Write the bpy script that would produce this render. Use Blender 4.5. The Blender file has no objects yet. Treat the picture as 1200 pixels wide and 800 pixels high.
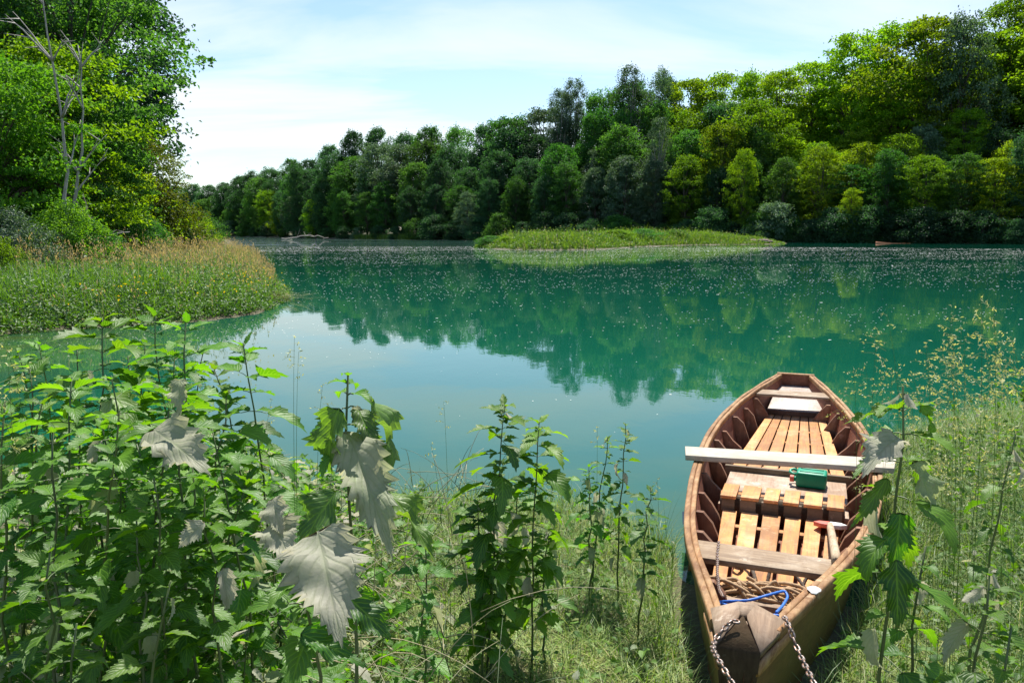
import bpy, math
import numpy as np
from mathutils import Vector, Matrix

rng = np.random.default_rng(7)
SC = bpy.context.scene
COL = SC.collection
PI = math.pi

# ------------------------------------------------------------------ camera
F = 933.3; TAU = math.radians(7.82); CAMH = 1.9
cam_d = bpy.data.cameras.new('camera'); cam = bpy.data.objects.new('camera', cam_d); COL.objects.link(cam)
cam_d.lens = 28.0; cam_d.sensor_width = 36.0; cam_d.clip_start = 0.05; cam_d.clip_end = 4000
cam.location = (0, 0, CAMH); cam.rotation_euler = (PI/2 - TAU, 0, 0)
SC.camera = cam

def ray(px, py):
    a = (px-600)/F; b = -(py-400)/F
    return np.array([a, math.cos(TAU)+b*math.sin(TAU), -math.sin(TAU)+b*math.cos(TAU)])
def at_z(px, py, z):
    r = ray(px, py); t = (z-CAMH)/r[2]
    return np.array([0, 0, CAMH]) + r*t
def at_y(px, py, y):
    r = ray(px, py)
    return np.array([0, 0, CAMH]) + r*(y/r[1])
def to_px(x, y, z):
    c, s = math.cos(TAU), math.sin(TAU)
    fw = y*c - (z-CAMH)*s; up = y*s + (z-CAMH)*c
    return 600+F*x/fw, 400-F*up/fw

# ------------------------------------------------------------------ object helpers
def tag(o, label=None, cat=None, group=None, kind=None):
    if label: o['label'] = label
    if cat: o['category'] = cat
    if group: o['group'] = group
    if kind: o['kind'] = kind
    return o
def empty(name, loc=(0, 0, 0), rz=0.0):
    o = bpy.data.objects.new(name, None); COL.objects.link(o)
    o.location = [float(v) for v in loc]; o.rotation_euler = (0, 0, rz); o.empty_display_size = 0.2
    return o
def link(name, me, parent=None):
    o = bpy.data.objects.new(name, me); COL.objects.link(o)
    if parent is not None: o.parent = parent
    return o

class Geo:
    """collects vertices and faces; builds ONE mesh"""
    def __init__(s): s.v=[]; s.q=[]; s.t=[]; s.a=[]; s.b=[]; s.uv=[]; s.mq=[]; s.mt=[]; s.n=0
    def add(s, V, Q=None, T=None, rnd=0.5, wilt=0.0, uv=None, m=0):
        V = np.asarray(V, dtype=np.float64).reshape(-1, 3); k = len(V)
        s.v.append(V)
        s.a.append(np.broadcast_to(np.asarray(rnd, dtype=np.float64), (k,)))
        s.b.append(np.broadcast_to(np.asarray(wilt, dtype=np.float64), (k,)))
        s.uv.append(np.zeros((k, 2)) if uv is None else np.asarray(uv).reshape(-1, 2))
        if Q is not None and len(Q): Q = np.asarray(Q); s.q.append(Q+s.n); s.mq.append(np.full(len(Q), m))
        if T is not None and len(T): T = np.asarray(T); s.t.append(T+s.n); s.mt.append(np.full(len(T), m))
        s.n += k
    def mesh(s, name, mats, smooth=False):
        me = bpy.data.meshes.new(name)
        V = np.concatenate(s.v)
        Q = np.concatenate(s.q) if s.q else np.zeros((0, 4), int)
        T = np.concatenate(s.t) if s.t else np.zeros((0, 3), int)
        loops = np.concatenate([Q.ravel(), T.ravel()]).astype(np.int32)
        nf = len(Q)+len(T)
        starts = np.concatenate([np.arange(len(Q))*4, len(Q)*4+np.arange(len(T))*3]).astype(np.int32)
        me.vertices.add(len(V)); me.vertices.foreach_set('co', V.astype(np.float32).ravel())
        me.loops.add(len(loops)); me.loops.foreach_set('vertex_index', loops)
        me.polygons.add(nf); me.polygons.foreach_set('loop_start', starts)
        mi = np.concatenate((s.mq+s.mt) or [np.zeros(0)]).astype(np.int32)
        me.polygons.foreach_set('material_index', mi)
        if smooth: me.polygons.foreach_set('use_smooth', np.ones(nf, bool))
        a = me.attributes.new('rnd', 'FLOAT', 'POINT'); a.data.foreach_set('value', np.concatenate(s.a).astype(np.float32))
        a = me.attributes.new('wilt', 'FLOAT', 'POINT'); a.data.foreach_set('value', np.concatenate(s.b).astype(np.float32))
        uv = np.concatenate(s.uv)
        u = me.uv_layers.new(name='UVMap'); u.data.foreach_set('uv', uv[loops].astype(np.float32).ravel())
        for m in mats: me.materials.append(m)
        me.update(calc_edges=True); me.validate()
        return me
    def build(s, name, mats, parent=None, smooth=False, bevel=0):
        if not isinstance(mats, (list, tuple)): mats = [mats]
        o = link(name, s.mesh(name, mats, smooth), parent)
        if bevel:
            b = o.modifiers.new('bevel', 'BEVEL'); b.width = bevel; b.segments = 2; b.limit_method = 'ANGLE'
        return o

def nrm(v):
    v = np.asarray(v, float); return v/np.maximum(np.linalg.norm(v, axis=-1, keepdims=True), 1e-9)

def tube(g, P, R, n=6, rnd=0.5, m=0, cap=True, wilt=0.0):
    P = np.asarray(P, float); k = len(P); R = np.broadcast_to(np.asarray(R, float), (k,))
    T = nrm(np.gradient(P, axis=0))
    ref = np.array([0, 0, 1.0]) if abs(T[0][2]) < 0.9 else np.array([1.0, 0, 0])
    A = nrm(np.cross(T[0], ref)); V = []
    for i in range(k):
        A = nrm(A - T[i]*np.dot(A, T[i])); B = np.cross(T[i], A)
        an = np.arange(n)*2*PI/n
        V.append(P[i] + R[i]*(np.cos(an)[:, None]*A + np.sin(an)[:, None]*B))
    V = np.concatenate(V)
    i = np.arange(k-1)[:, None]*n; j = np.arange(n)[None, :]; j2 = (j+1) % n
    Q = np.stack([i+j, i+j2, i+n+j2, i+n+j], -1).reshape(-1, 4)
    Tt = None
    if cap:
        V = np.concatenate([V, [P[0], P[-1]]]); c0, c1 = k*n, k*n+1
        jj = np.arange(n)
        Tt = np.concatenate([np.stack([np.full(n, c0), (jj+1) % n, jj], -1), np.stack([np.full(n, c1), (k-1)*n+jj, (k-1)*n+(jj+1) % n], -1)])
    u = np.zeros((len(V), 2)); u[:k*n, 0] = np.tile(np.arange(n)/n, k); u[:k*n, 1] = np.repeat(np.arange(k), n)
    g.add(V, Q, Tt, rnd=rnd, uv=u, m=m, wilt=wilt)

def prism(g, bot, top, rnd=0.5, m=0, wilt=0.0):
    """two matching polygons (4 points each) -> closed block"""
    V = np.concatenate([np.asarray(bot, float), np.asarray(top, float)]); n = len(bot)
    Q = [[i, (i+1) % n, n+(i+1) % n, n+i] for i in range(n)]
    if n == 4: g.add(V, Q+[[3, 2, 1, 0], [4, 5, 6, 7]], rnd=rnd, m=m, wilt=wilt)
    else:
        T = [[0, i+1, i] for i in range(1, n-1)] + [[n, n+i, n+i+1] for i in range(1, n-1)]
        g.add(V, Q, T, rnd=rnd, m=m, wilt=wilt)
def box(g, x0, x1, y0, y1, z0, z1, rnd=0.5, m=0):
    b = [(x0, y0, z0), (x1, y0, z0), (x1, y1, z0), (x0, y1, z0)]
    t = [(x, y, z1) for x, y, _ in b]
    prism(g, b, t, rnd, m)

def cards(g, C, D, N, L, W, rnd, wilt=0.0, m=0, fold=0.25):
    """n folded diamond leaves: centre, direction, normal, length, width"""
    n = len(C); D = nrm(D); S = nrm(np.cross(D, N)); N = np.cross(S, D)
    L = np.broadcast_to(L, (n,))[:, None]; W = np.broadcast_to(W, (n,))[:, None]
    b = C-D*L*.5; t = C+D*L*.5-N*L*.1
    l = C+S*W*.5+N*W*fold; r = C-S*W*.5+N*W*fold
    V = np.stack([b, r, t, l], 1).reshape(-1, 3)
    i = np.arange(n)*4
    T = np.concatenate([np.stack([i, i+1, i+2], -1), np.stack([i, i+2, i+3], -1)])
    g.add(V, None, T, rnd=np.repeat(np.broadcast_to(rnd, (n,)), 4), wilt=np.repeat(np.broadcast_to(wilt, (n,)), 4),
          uv=np.tile([[.5, 0], [1, .5], [.5, 1], [0, .5]], (n, 1)), m=m)

def blades(g, B, az, lean, L, W, rnd, wilt=0.0, K=4, m=0, curl=1.0):
    """n grass blades, K segments, arching over towards azimuth az"""
    n = len(B); L = np.broadcast_to(L, (n,)); W = np.broadcast_to(W, (n,)); curl = np.broadcast_to(curl, (n,)); lean = np.broadcast_to(lean, (n,))
    h = np.stack([np.cos(az), np.sin(az), 0*az], -1); s = np.stack([-np.sin(az), np.cos(az), 0*az], -1)
    P = B.copy(); V = []
    for k in range(K+1):
        t = k/K; w = W*(1-t**1.6)*.5 + W*.03
        V.append(P - s*w[:, None]); V.append(P + s*w[:, None])
        th = lean + curl*t
        P = P + (h*np.sin(th)[:, None] + np.array([0, 0, 1.0])*np.cos(th)[:, None])*(L/K)[:, None]
    V = np.stack(V, 1)
    i = (np.arange(n)*2*(K+1))[:, None]; k = np.arange(K)[None]*2
    Q = np.stack([i+k, i+k+1, i+k+3, i+k+2], -1).reshape(-1, 4)
    uv = np.tile(np.stack([np.tile([0, 1.], K+1), np.repeat(np.arange(K+1)/K, 2)], -1), (n, 1))
    g.add(V.reshape(-1, 3), Q, rnd=np.repeat(np.broadcast_to(rnd, (n,)), 2*(K+1)), wilt=np.repeat(np.broadcast_to(wilt, (n,)), 2*(K+1)), uv=uv, m=m)

def leaves(g, B, D, N, L, W, bend, fold, rnd, wilt, T=15, m=0, wav=0.03, teeth=.16, prof=0.8):
    """n serrated, folded, bending broad leaves (nettle type)"""
    B = np.asarray(B, float); n = len(B)
    D = nrm(D); S = nrm(np.cross(D, N)); N = np.cross(S, D)
    bc = lambda a: np.broadcast_to(np.asarray(a, float), (n,))
    L, W, bend, fold, rnd, wilt = map(bc, (L, W, bend, fold, rnd, wilt))
    t = np.linspace(0, 1, T); U = np.array([-1, -.6, 0, .6, 1.])
    w = np.sin(PI*np.clip(t, 0, 1)**(0.62))**prof*(1-.35*t**2); w[0] = .02; w[-1] = .01
    w = w/w.max()*.5
    tooth = np.where(np.arange(T) % 2 == 0, 1.0, 1.0-teeth*1.6)[None]*(1+rng.normal(0, .05, (n, T)))*(1+.07*np.sin(t*9+rng.random(n)[:, None]*6)+wav*.5*np.sin(t*23+rng.random(n)[:, None]*6))
    bd = np.where(np.abs(bend) < 1e-3, 1e-3, bend)[:, None]
    th = bd*t[None]
    A = np.sin(th)/bd; Bz = (1-np.cos(th))/bd
    ax = B[:, None] + (D[:, None]*A[..., None] - N[:, None]*Bz[..., None])*L[:, None, None]
    Nt = N[:, None]*np.cos(th)[..., None] + D[:, None]*np.sin(th)[..., None]
    Dt = D[:, None]*np.cos(th)[..., None] - N[:, None]*np.sin(th)[..., None]
    V = []
    ph = rng.random(n)*6
    for u in U:
        ww = np.broadcast_to(w*abs(u), (n, T))*(tooth if abs(u) == 1 else 1.0)
        sh = (.04 if abs(u) == 1 else 0.0)*np.where(np.arange(T) % 2 == 0, 1, -.3)
        lat = (S*np.sign(u))[:, None]*(ww[..., None]*(L*W)[:, None, None]) if u else 0
        wave = wav*np.sin(t[None]*14+ph[:, None]+u*2)*abs(u)
        up = Nt*(((fold[:, None]*ww)*W[:, None]+wave*w[None]*2)*L[:, None])[..., None]
        V.append(ax + lat*np.cos(fold*.6)[:, None, None] + up + Dt*(sh*L[:, None])[..., None] if u else ax+up*0)
    V = np.stack(V, 2)  # n,T,5,3
    nu = 5
    i = (np.arange(n)*T*nu)[:, None, None]; a = (np.arange(T-1)*nu)[None, :, None]; b = np.arange(nu-1)[None, None]
    Q = np.stack([i+a+b, i+a+b+1, i+a+nu+b+1, i+a+nu+b], -1).reshape(-1, 4)
    uv = np.stack(np.broadcast_arrays((U*.5+.5)[None, :], t[:, None]), -1).reshape(-1, 2)
    g.add(V.reshape(-1, 3), Q, rnd=np.repeat(rnd, T*nu), wilt=np.repeat(wilt, T*nu), uv=np.tile(uv, (n, 1)), m=m)

# ------------------------------------------------------------------ materials
def new_mat(name):
    m = bpy.data.materials.new(name); m.use_nodes = True
    nt = m.node_tree; nt.nodes.clear()
    out = nt.nodes.new('ShaderNodeOutputMaterial')
    return m, nt, out
def N_(nt, typ, **kw):
    n = nt.nodes.new(typ)
    for k, v in kw.items():
        if k.startswith('i_'):
            key = k[2:]; key = int(key) if key.isdigit() else key.replace('_', ' ')
            n.inputs[key].default_value = v
        else: setattr(n, k, v)
    return n
def mixc(nt, fac, a, b, mode='MIX'):
    n = nt.nodes.new('ShaderNodeMix'); n.data_type = 'RGBA'; n.blend_type = mode
    for sock, v in ((n.inputs[0], fac), (n.inputs[6], a), (n.inputs[7], b)):
        if hasattr(v, 'links') or isinstance(v, bpy.types.NodeSocket): nt.links.new(v, sock)
        elif isinstance(v, (int, float)): sock.default_value = v
        else: sock.default_value = (*v, 1)
    return n.outputs[2]
def mth(nt, op, a, b=None, clamp=False):
    n = nt.nodes.new('ShaderNodeMath'); n.operation = op; n.use_clamp = clamp
    for i, v in enumerate((a, b)):
        if v is None: continue
        if isinstance(v, bpy.types.NodeSocket): nt.links.new(v, n.inputs[i])
        else: n.inputs[i].default_value = v
    return n.outputs[0]
def ramp(nt, fac, stops):
    n = nt.nodes.new('ShaderNodeValToRGB'); e = n.color_ramp.elements
    while len(e) < len(stops): e.new(0.5)
    for k, (p, c) in enumerate(stops):
        e[k].position = p; e[k].color = (*c, 1) if len(c) == 3 else c
    nt.links.new(fac, n.inputs[0]); return n.outputs[0]
def attr(nt, name):
    n = nt.nodes.new('ShaderNodeAttribute'); n.attribute_name = name; return n.outputs['Fac']
def noise(nt, scale, detail=4, rough=.6, vec=None, dist=0.0):
    n = nt.nodes.new('ShaderNodeTexNoise'); n.inputs['Scale'].default_value = scale; n.inputs['Detail'].default_value = detail
    n.inputs['Roughness'].default_value = rough; n.inputs['Distortion'].default_value = dist
    if vec is not None: nt.links.new(vec, n.inputs['Vector'])
    return n.outputs['Fac']
def coords(nt, kind='Object', scale=None, rot=None):
    t = nt.nodes.new('ShaderNodeTexCoord'); v = t.outputs[kind]
    if scale is not None or rot is not None:
        mp = nt.nodes.new('ShaderNodeMapping')
        if scale is not None: mp.inputs['Scale'].default_value = scale
        if rot is not None: mp.inputs['Rotation'].default_value = rot
        nt.links.new(v, mp.inputs['Vector']); v = mp.outputs[0]
    return v

def leaf_mat(name, c0, c1, trans=.45, tcol=None, gloss=.04, rough=.55, dry=(.50, .48, .40), veins=False, objvar=.35):
    """two-tone foliage by per-leaf 'rnd'; 'wilt' mixes in the dried/silted tone; light comes through the blade"""
    m, nt, out = new_mat(name)
    r = attr(nt, 'rnd'); w = attr(nt, 'wilt')
    c = mixc(nt, r, c0, c1)
    if objvar:
        oi = nt.nodes.new('ShaderNodeObjectInfo')
        hs = nt.nodes.new('ShaderNodeHueSaturation')
        mr = N_(nt, 'ShaderNodeMapRange', i_3=1-objvar, i_4=1+objvar); nt.links.new(oi.outputs['Random'], mr.inputs[0])
        nt.links.new(mr.outputs[0], hs.inputs['Value'])
        mr2 = N_(nt, 'ShaderNodeMapRange', i_3=.497, i_4=.522)
        fr = mth(nt, 'FRACT', mth(nt, 'MULTIPLY', oi.outputs['Random'], 7.13)); nt.links.new(fr, mr2.inputs[0])
        nt.links.new(mr2.outputs[0], hs.inputs['Hue']); nt.links.new(c, hs.inputs['Color']); c = hs.outputs[0]
    bump = None
    if veins:
        uvn = nt.nodes.new('ShaderNodeUVMap'); sp = nt.nodes.new('ShaderNodeSeparateXYZ'); nt.links.new(uvn.outputs[0], sp.inputs[0])
        au = mth(nt, 'ABSOLUTE', mth(nt, 'SUBTRACT', sp.outputs[0], .5))
        ph = mth(nt, 'SUBTRACT', mth(nt, 'MULTIPLY', sp.outputs[1], 52), mth(nt, 'MULTIPLY', au, 46))
        vein = mth(nt, 'POWER', mth(nt, 'ABSOLUTE', mth(nt, 'COSINE', mth(nt, 'MULTIPLY', ph, .5))), 8.0)
        mid = mth(nt, 'SUBTRACT', 1.0, mth(nt, 'MULTIPLY', au, 22.0), clamp=True)
        vv = mth(nt, 'MAXIMUM', mth(nt, 'MULTIPLY', vein, .6), mid)
        c = mixc(nt, mth(nt, 'MULTIPLY', vv, .45), c, tuple(min(1, x*1.8+.03) for x in c1))
        nz = noise(nt, 90, 3, .6, coords(nt, 'Object'))
        # dusty silt on the drooping leaves: blotchy
        w2 = mth(nt, 'MULTIPLY', w, mth(nt, 'ADD', .55, mth(nt, 'MULTIPLY', noise(nt, 25, 4, .7, coords(nt, 'Object')), .9)), clamp=True)
        dr = mixc(nt, vv, mixc(nt, nz, tuple(x*.75 for x in dry), dry), tuple(x*.7 for x in dry))
        c = mixc(nt, mth(nt, 'MULTIPLY', ramp(nt, noise(nt, 60, 3, .6, coords(nt, 'Object')), [(.66, (0,)*3), (.74, (1,)*3)]), .7), c, (.16, .12, .03))
        c = mixc(nt, w2, c, dr)
        bp = N_(nt, 'ShaderNodeBump', i_Strength=.5, i_Distance=.002)
        hgt = mth(nt, 'ADD', mth(nt, 'MULTIPLY', vv, -1.0), mth(nt, 'MULTIPLY', nz, .6)); nt.links.new(hgt, bp.inputs['Height']); bump = bp.outputs[0]
    else:
        c = mixc(nt, w, c, dry)
    df = nt.nodes.new('ShaderNodeBsdfDiffuse'); nt.links.new(c, df.inputs[0])
    tr = nt.nodes.new('ShaderNodeBsdfTranslucent')
    tc = mixc(nt, 1.0, c, mixc(nt, w, tcol or (1.5, 1.35, .55), (1.15, 1.12, 1.0)), 'MULTIPLY'); nt.links.new(tc, tr.inputs[0])
    tf = mth(nt, 'MULTIPLY', trans, mth(nt, 'SUBTRACT', 1.0, mth(nt, 'MULTIPLY', w, .2)))
    ms = nt.nodes.new('ShaderNodeMixShader'); nt.links.new(tf, ms.inputs[0]); nt.links.new(df.outputs[0], ms.inputs[1]); nt.links.new(tr.outputs[0], ms.inputs[2])
    gl = N_(nt, 'ShaderNodeBsdfGlossy', i_Roughness=rough); gl.inputs[0].default_value = (1, 1, 1, 1)
    gf = mth(nt, 'MULTIPLY', gloss, mth(nt, 'SUBTRACT', 1.0, mth(nt, 'MULTIPLY', w, .8)))
    m2 = nt.nodes.new('ShaderNodeMixShader'); nt.links.new(gf, m2.inputs[0]); nt.links.new(ms.outputs[0], m2.inputs[1]); nt.links.new(gl.outputs[0], m2.inputs[2])
    if bump:
        for s in (df, gl, tr): nt.links.new(bump, s.inputs['Normal'])
    nt.links.new(m2.outputs[0], out.inputs[0])
    return m

def bark_mat(name, c0, c1, sc=(6, 6, 1.2)):
    m, nt, out = new_mat(name)
    v = coords(nt, 'Object', sc); n = noise(nt, 3, 6, .7, v)
    c = ramp(nt, n, [(.3, c0), (.7, c1)])
    p = N_(nt, 'ShaderNodeBsdfPrincipled', i_Roughness=.9); nt.links.new(c, p.inputs['Base Color'])
    b = N_(nt, 'ShaderNodeBump', i_Strength=.6, i_Distance=.03); nt.links.new(n, b.inputs['Height']); nt.links.new(b.outputs[0], p.inputs['Normal'])
    nt.links.new(p.outputs[0], out.inputs[0]); return m

def wood_mat(name, base, dark, light, along='y', rough=.65, stain=.5, moss=None, spec=.3, grain=1.0):
    """sawn board: stretched grain, blotchy wear, tone varied by per-board 'rnd'"""
    m, nt, out = new_mat(name)
    sc = {'y': (26, 1.6, 26), 'x': (1.6, 26, 26), 'z': (26, 26, 1.6)}[along]
    v = coords(nt, 'Object', sc)
    g1 = noise(nt, 2.2*grain, 6, .65, v, .6); g2 = noise(nt, 5, 5, .7, coords(nt, 'Object')); g3 = noise(nt, 38, 3, .6, coords(nt, 'Object'))
    c = mixc(nt, ramp(nt, g1, [(.35, (0, 0, 0)), (.68, (1, 1, 1))]), dark, base)
    c = mixc(nt, mth(nt, 'MULTIPLY', ramp(nt, g2, [(.45, (0, 0, 0)), (.7, (1, 1, 1))]), stain), c, light)
    g5 = noise(nt, 2.3, 6, .72, coords(nt, 'Object')); c = mixc(nt, mth(nt, 'MULTIPLY', ramp(nt, g5, [(.5, (0,)*3), (.66, (1,)*3)]), .75), c, dark)
    g6 = noise(nt, 9, 6, .75, coords(nt, 'Object')); c = mixc(nt, mth(nt, 'MULTIPLY', ramp(nt, g6, [(.6, (0,)*3), (.68, (1,)*3)]), stain*.7), c, tuple(min(.8, x*1.15+.1) for x in light))
    r = attr(nt, 'rnd'); hs = nt.nodes.new('ShaderNodeHueSaturation')
    mr = N_(nt, 'ShaderNodeMapRange', i_3=.72, i_4=1.22); nt.links.new(r, mr.inputs[0]); nt.links.new(mr.outputs[0], hs.inputs['Value']); nt.links.new(c, hs.inputs['Color']); c = hs.outputs[0]
    c = mixc(nt, mth(nt, 'MULTIPLY', ramp(nt, g3, [(.56, (0, 0, 0)), (.72, (1, 1, 1))]), .4), c, dark)
    if moss:
        g4 = noise(nt, 3.2, 5, .7, coords(nt, 'Object'))
        sp = nt.nodes.new('ShaderNodeSeparateXYZ'); nt.links.new(coords(nt, 'Object'), sp.inputs[0])
        lo = mth(nt, 'SUBTRACT', .80, mth(nt, 'MULTIPLY', sp.outputs[2], 1.3), clamp=True)
        c = mixc(nt, mth(nt, 'MULTIPLY', ramp(nt, mth(nt, 'ADD', g4, lo), [(.6, (0, 0, 0)), (1.0, (1, 1, 1))]), .6), c, moss)
    p = N_(nt, 'ShaderNodeBsdfPrincipled', i_Roughness=rough); nt.links.new(c, p.inputs['Base Color']); p.inputs['Specular IOR Level'].default_value = spec
    b = N_(nt, 'ShaderNodeBump', i_Strength=.35, i_Distance=.004)
    nt.links.new(mth(nt, 'ADD', g1, mth(nt, 'MULTIPLY', g3, .5)), b.inputs['Height']); nt.links.new(b.outputs[0], p.inputs['Normal'])
    nt.links.new(p.outputs[0], out.inputs[0]); return m

def plain(name, col, rough=.5, metal=0.0, vary=.25, scale=30, bump=.15, spec=.5, rust=None):
    m, nt, out = new_mat(name)
    n = noise(nt, scale, 5, .65, coords(nt, 'Object'))
    c = mixc(nt, n, tuple(x*(1-vary) for x in col), tuple(min(1, x*(1+vary)) for x in col))
    if rust: c = mixc(nt, ramp(nt, noise(nt, scale*1.7, 4, .7, coords(nt, 'Object')), [(.42, (0, 0, 0)), (.58, (1, 1, 1))]), c, rust)
    p = N_(nt, 'ShaderNodeBsdfPrincipled', i_Roughness=rough, i_Metallic=metal); nt.links.new(c, p.inputs['Base Color']); p.inputs['Specular IOR Level'].default_value = spec
    b = N_(nt, 'ShaderNodeBump', i_Strength=bump, i_Distance=.003); nt.links.new(n, b.inputs['Height']); nt.links.new(b.outputs[0], p.inputs['Normal'])
    nt.links.new(p.outputs[0], out.inputs[0]); return m

# ------------------------------------------------------------------ land shapes (signed distance to outlines, metres)
def sdist(poly, X, Y):
    P = np.asarray(poly, float); d = np.full(X.shape, 1e9); ins = np.zeros(X.shape, bool)
    for i in range(len(P)):
        a = P[i]; b = P[(i+1) % len(P)]; e = b-a
        t = np.clip(((X-a[0])*e[0]+(Y-a[1])*e[1])/(e@e), 0, 1)
        d = np.minimum(d, np.hypot(X-a[0]-t*e[0], Y-a[1]-t*e[1]))
        c = ((a[1] > Y) != (b[1] > Y))
        with np.errstate(divide='ignore', invalid='ignore'):
            xs = a[0]+(Y-a[1])*e[0]/(e[1] if e[1] else 1e-9)
        ins ^= c & (X < xs)
    return np.where(ins, d, -d)
def wn(X, Y, s, seed=0):
    """cheap smooth noise, about -1..1"""
    o = 0
    for k in range(4):
        a = seed*1.7+k*2.1; f = s*(1.0+.73*k)
        o = o + np.sin((X*math.cos(a)+Y*math.sin(a))*f+seed+k)*np.cos((Y*math.cos(a*1.3)-X*math.sin(a*1.3))*f*1.17+k*1.9)/(1+.6*k)
    return o/1.6
def px0(px, py): p = at_z(px, py, 0); return (p[0], p[1])

SHORE = [(150, 440), (205, 400), (260, 350), (330, 290), (400, 222), (500, 195), (600, 178), (750, 163), (900, 148), (1050, 137), (1200, 127), (1400, 118), (1700, 105)]
def shoreD(px): return np.interp(px, [a for a, _ in SHORE], [b for _, b in SHORE])
far_poly = [((px-600)/F*D, D) for px, D in SHORE] + [(900, 60), (1200, 1100), (-900, 1100), (-500, 600)]
left_poly = [px0(-500, 440), px0(-100, 398), px0(0, 393), px0(60, 387), px0(150, 382), px0(230, 377), px0(300, 367), px0(331, 352), px0(327, 336), px0(310, 314), px0(298, 296), (-47, 135), (-70, 200), (-150, 330), (-420, 420), (-420, 8)]
near_poly = [(-60, 5.6), (-9, 5.9), (-4, 6.3), (-2.6, 6.0), (-1.6, 5.5), (-.9, 5.5), (-.2, 5.35), (.4, 5.3), (.8, 4.9), (1.05, 4.2), (1.45, 3.9), (1.9, 3.9), (2.3, 4.8), (2.75, 5.9), (3.6, 7.2), (5, 7.9), (8, 8.2), (14, 9), (60, 9), (60, -60), (-60, -60)]
isl_poly = [((px-600)/F*D, D) for px, D in [(553, 99), (600, 86), (640, 84), (700, 87), (745, 103), (800, 116), (860, 121), (918, 128), (918, 137), (860, 146), (780, 140), (700, 126), (620, 112), (570, 107)]]

def ground_h(X, Y):
    X = np.asarray(X, float); Y = np.asarray(Y, float)
    sn = sdist(near_poly, X, Y) + wn(X, Y, 3.1, 3)*.12
    sl = sdist(left_poly, X, Y) + wn(X, Y, .9, 5)*.25
    sf = sdist(far_poly, X, Y) + wn(X, Y, .15, 8)*1.0
    si = sdist(isl_poly, X, Y) + wn(X, Y, .6, 2)*.8
    hn = np.where(sn > 0, np.minimum(.10*np.maximum(sn, 0)**.8, .5)+.03*wn(X, Y, 5, 1)*np.clip(sn, 0, 1), sn*.35)
    rise = np.interp(Y, [14, 22, 28, 34, 42, 60, 120], [.25, .35, .55, 1.1, 2.3, 3.0, 3.0])
    hl = np.where(sl > 0, np.minimum(rise, .09*sl+.02)+.12*wn(X, Y, .35, 4)*np.clip(sl*.2, 0, 1), sl*.3)
    pxx = 600+F*X/np.maximum(Y, 1)
    hill = np.interp(pxx, [420, 640, 760, 900, 1050, 1200, 1400], [0, 3, 7, 15, 24, 30, 33])
    hf = np.where(sf > 0, np.minimum(.16*sf, .9)+hill*(lambda u: u*u*(3-2*u))(np.clip((sf-6)/62, 0, 1))+.5*wn(X, Y, .08, 4)*np.clip(sf*.1, 0, 1), sf*.2)
    hi = np.where(si > 0, np.minimum(.12*si, .35), si*.15)
    return np.maximum.reduce([hn, hl, hf, hi, np.full(X.shape, -1.5)])
def gh(x, y): return float(ground_h(np.array([x]), np.array([y]))[0])

# ------------------------------------------------------------------ world and sun
SUN_EL = math.radians(62); SUN_AZ = math.radians(14)      # azimuth measured from +Y towards +X
S = Vector((math.sin(SUN_AZ)*math.cos(SUN_EL), math.cos(SUN_AZ)*math.cos(SUN_EL), math.sin(SUN_EL)))
W = bpy.data.worlds.new('World'); SC.world = W; W.use_nodes = True
nt = W.node_tree; nt.nodes.clear()
wo = nt.nodes.new('ShaderNodeOutputWorld'); bg = nt.nodes.new('ShaderNodeBackground')
sky = nt.nodes.new('ShaderNodeTexSky'); sky.sky_type = 'NISHITA'; sky.sun_disc = False
sky.sun_elevation = SUN_EL; sky.sun_rotation = SUN_AZ; sky.altitude = 100; sky.air_density = 1.1; sky.dust_density = 0.5; sky.ozone_density = 3.0
tc = nt.nodes.new('ShaderNodeTexCoord'); sp = nt.nodes.new('ShaderNodeSeparateXYZ'); nt.links.new(tc.outputs['Generated'], sp.inputs[0])
zc = mth(nt, 'ADD', mth(nt, 'MAXIMUM', sp.outputs[2], 0.0), .16)
cb = nt.nodes.new('ShaderNodeCombineXYZ'); nt.links.new(mth(nt, 'DIVIDE', sp.outputs[0], zc), cb.inputs[0]); nt.links.new(mth(nt, 'DIVIDE', sp.outputs[1], zc), cb.inputs[1])
mp = nt.nodes.new('ShaderNodeMapping'); mp.inputs['Scale'].default_value = (.55, 1.5, 1); mp.inputs['Rotation'].default_value = (0, 0, math.radians(18)); mp.inputs['Location'].default_value = (1.3, .4, 0)
nt.links.new(cb.outputs[0], mp.inputs[0])
cn = noise(nt, 1.15, 7, .55, mp.outputs[0], .5)
cf = ramp(nt, cn, [(.40, (.0, .0, .0)), (.52, (.6, .6, .6)), (.64, (1, 1, 1))])
cf = mth(nt, 'MULTIPLY', cf, mth(nt, 'SUBTRACT', 1.45, mth(nt, 'MULTIPLY', sp.outputs[2], 3.2), clamp=True))
skc = mixc(nt, mth(nt, 'MULTIPLY', cf, .9), sky.outputs[0], (6.1, 6.35, 6.55))
nt.links.new(skc, bg.inputs[0]); bg.inputs[1].default_value = 0.095
nt.links.new(bg.outputs[0], wo.inputs[0])
sl = bpy.data.lights.new('sun', 'SUN'); so = bpy.data.objects.new('sun', sl); COL.objects.link(so)
sl.energy = 4.9; sl.angle = math.radians(.5); sl.color = (1, .95, .86)
so.rotation_euler = S.to_track_quat('Z', 'Y').to_euler(); so.location = (20, 60, 80)

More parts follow.
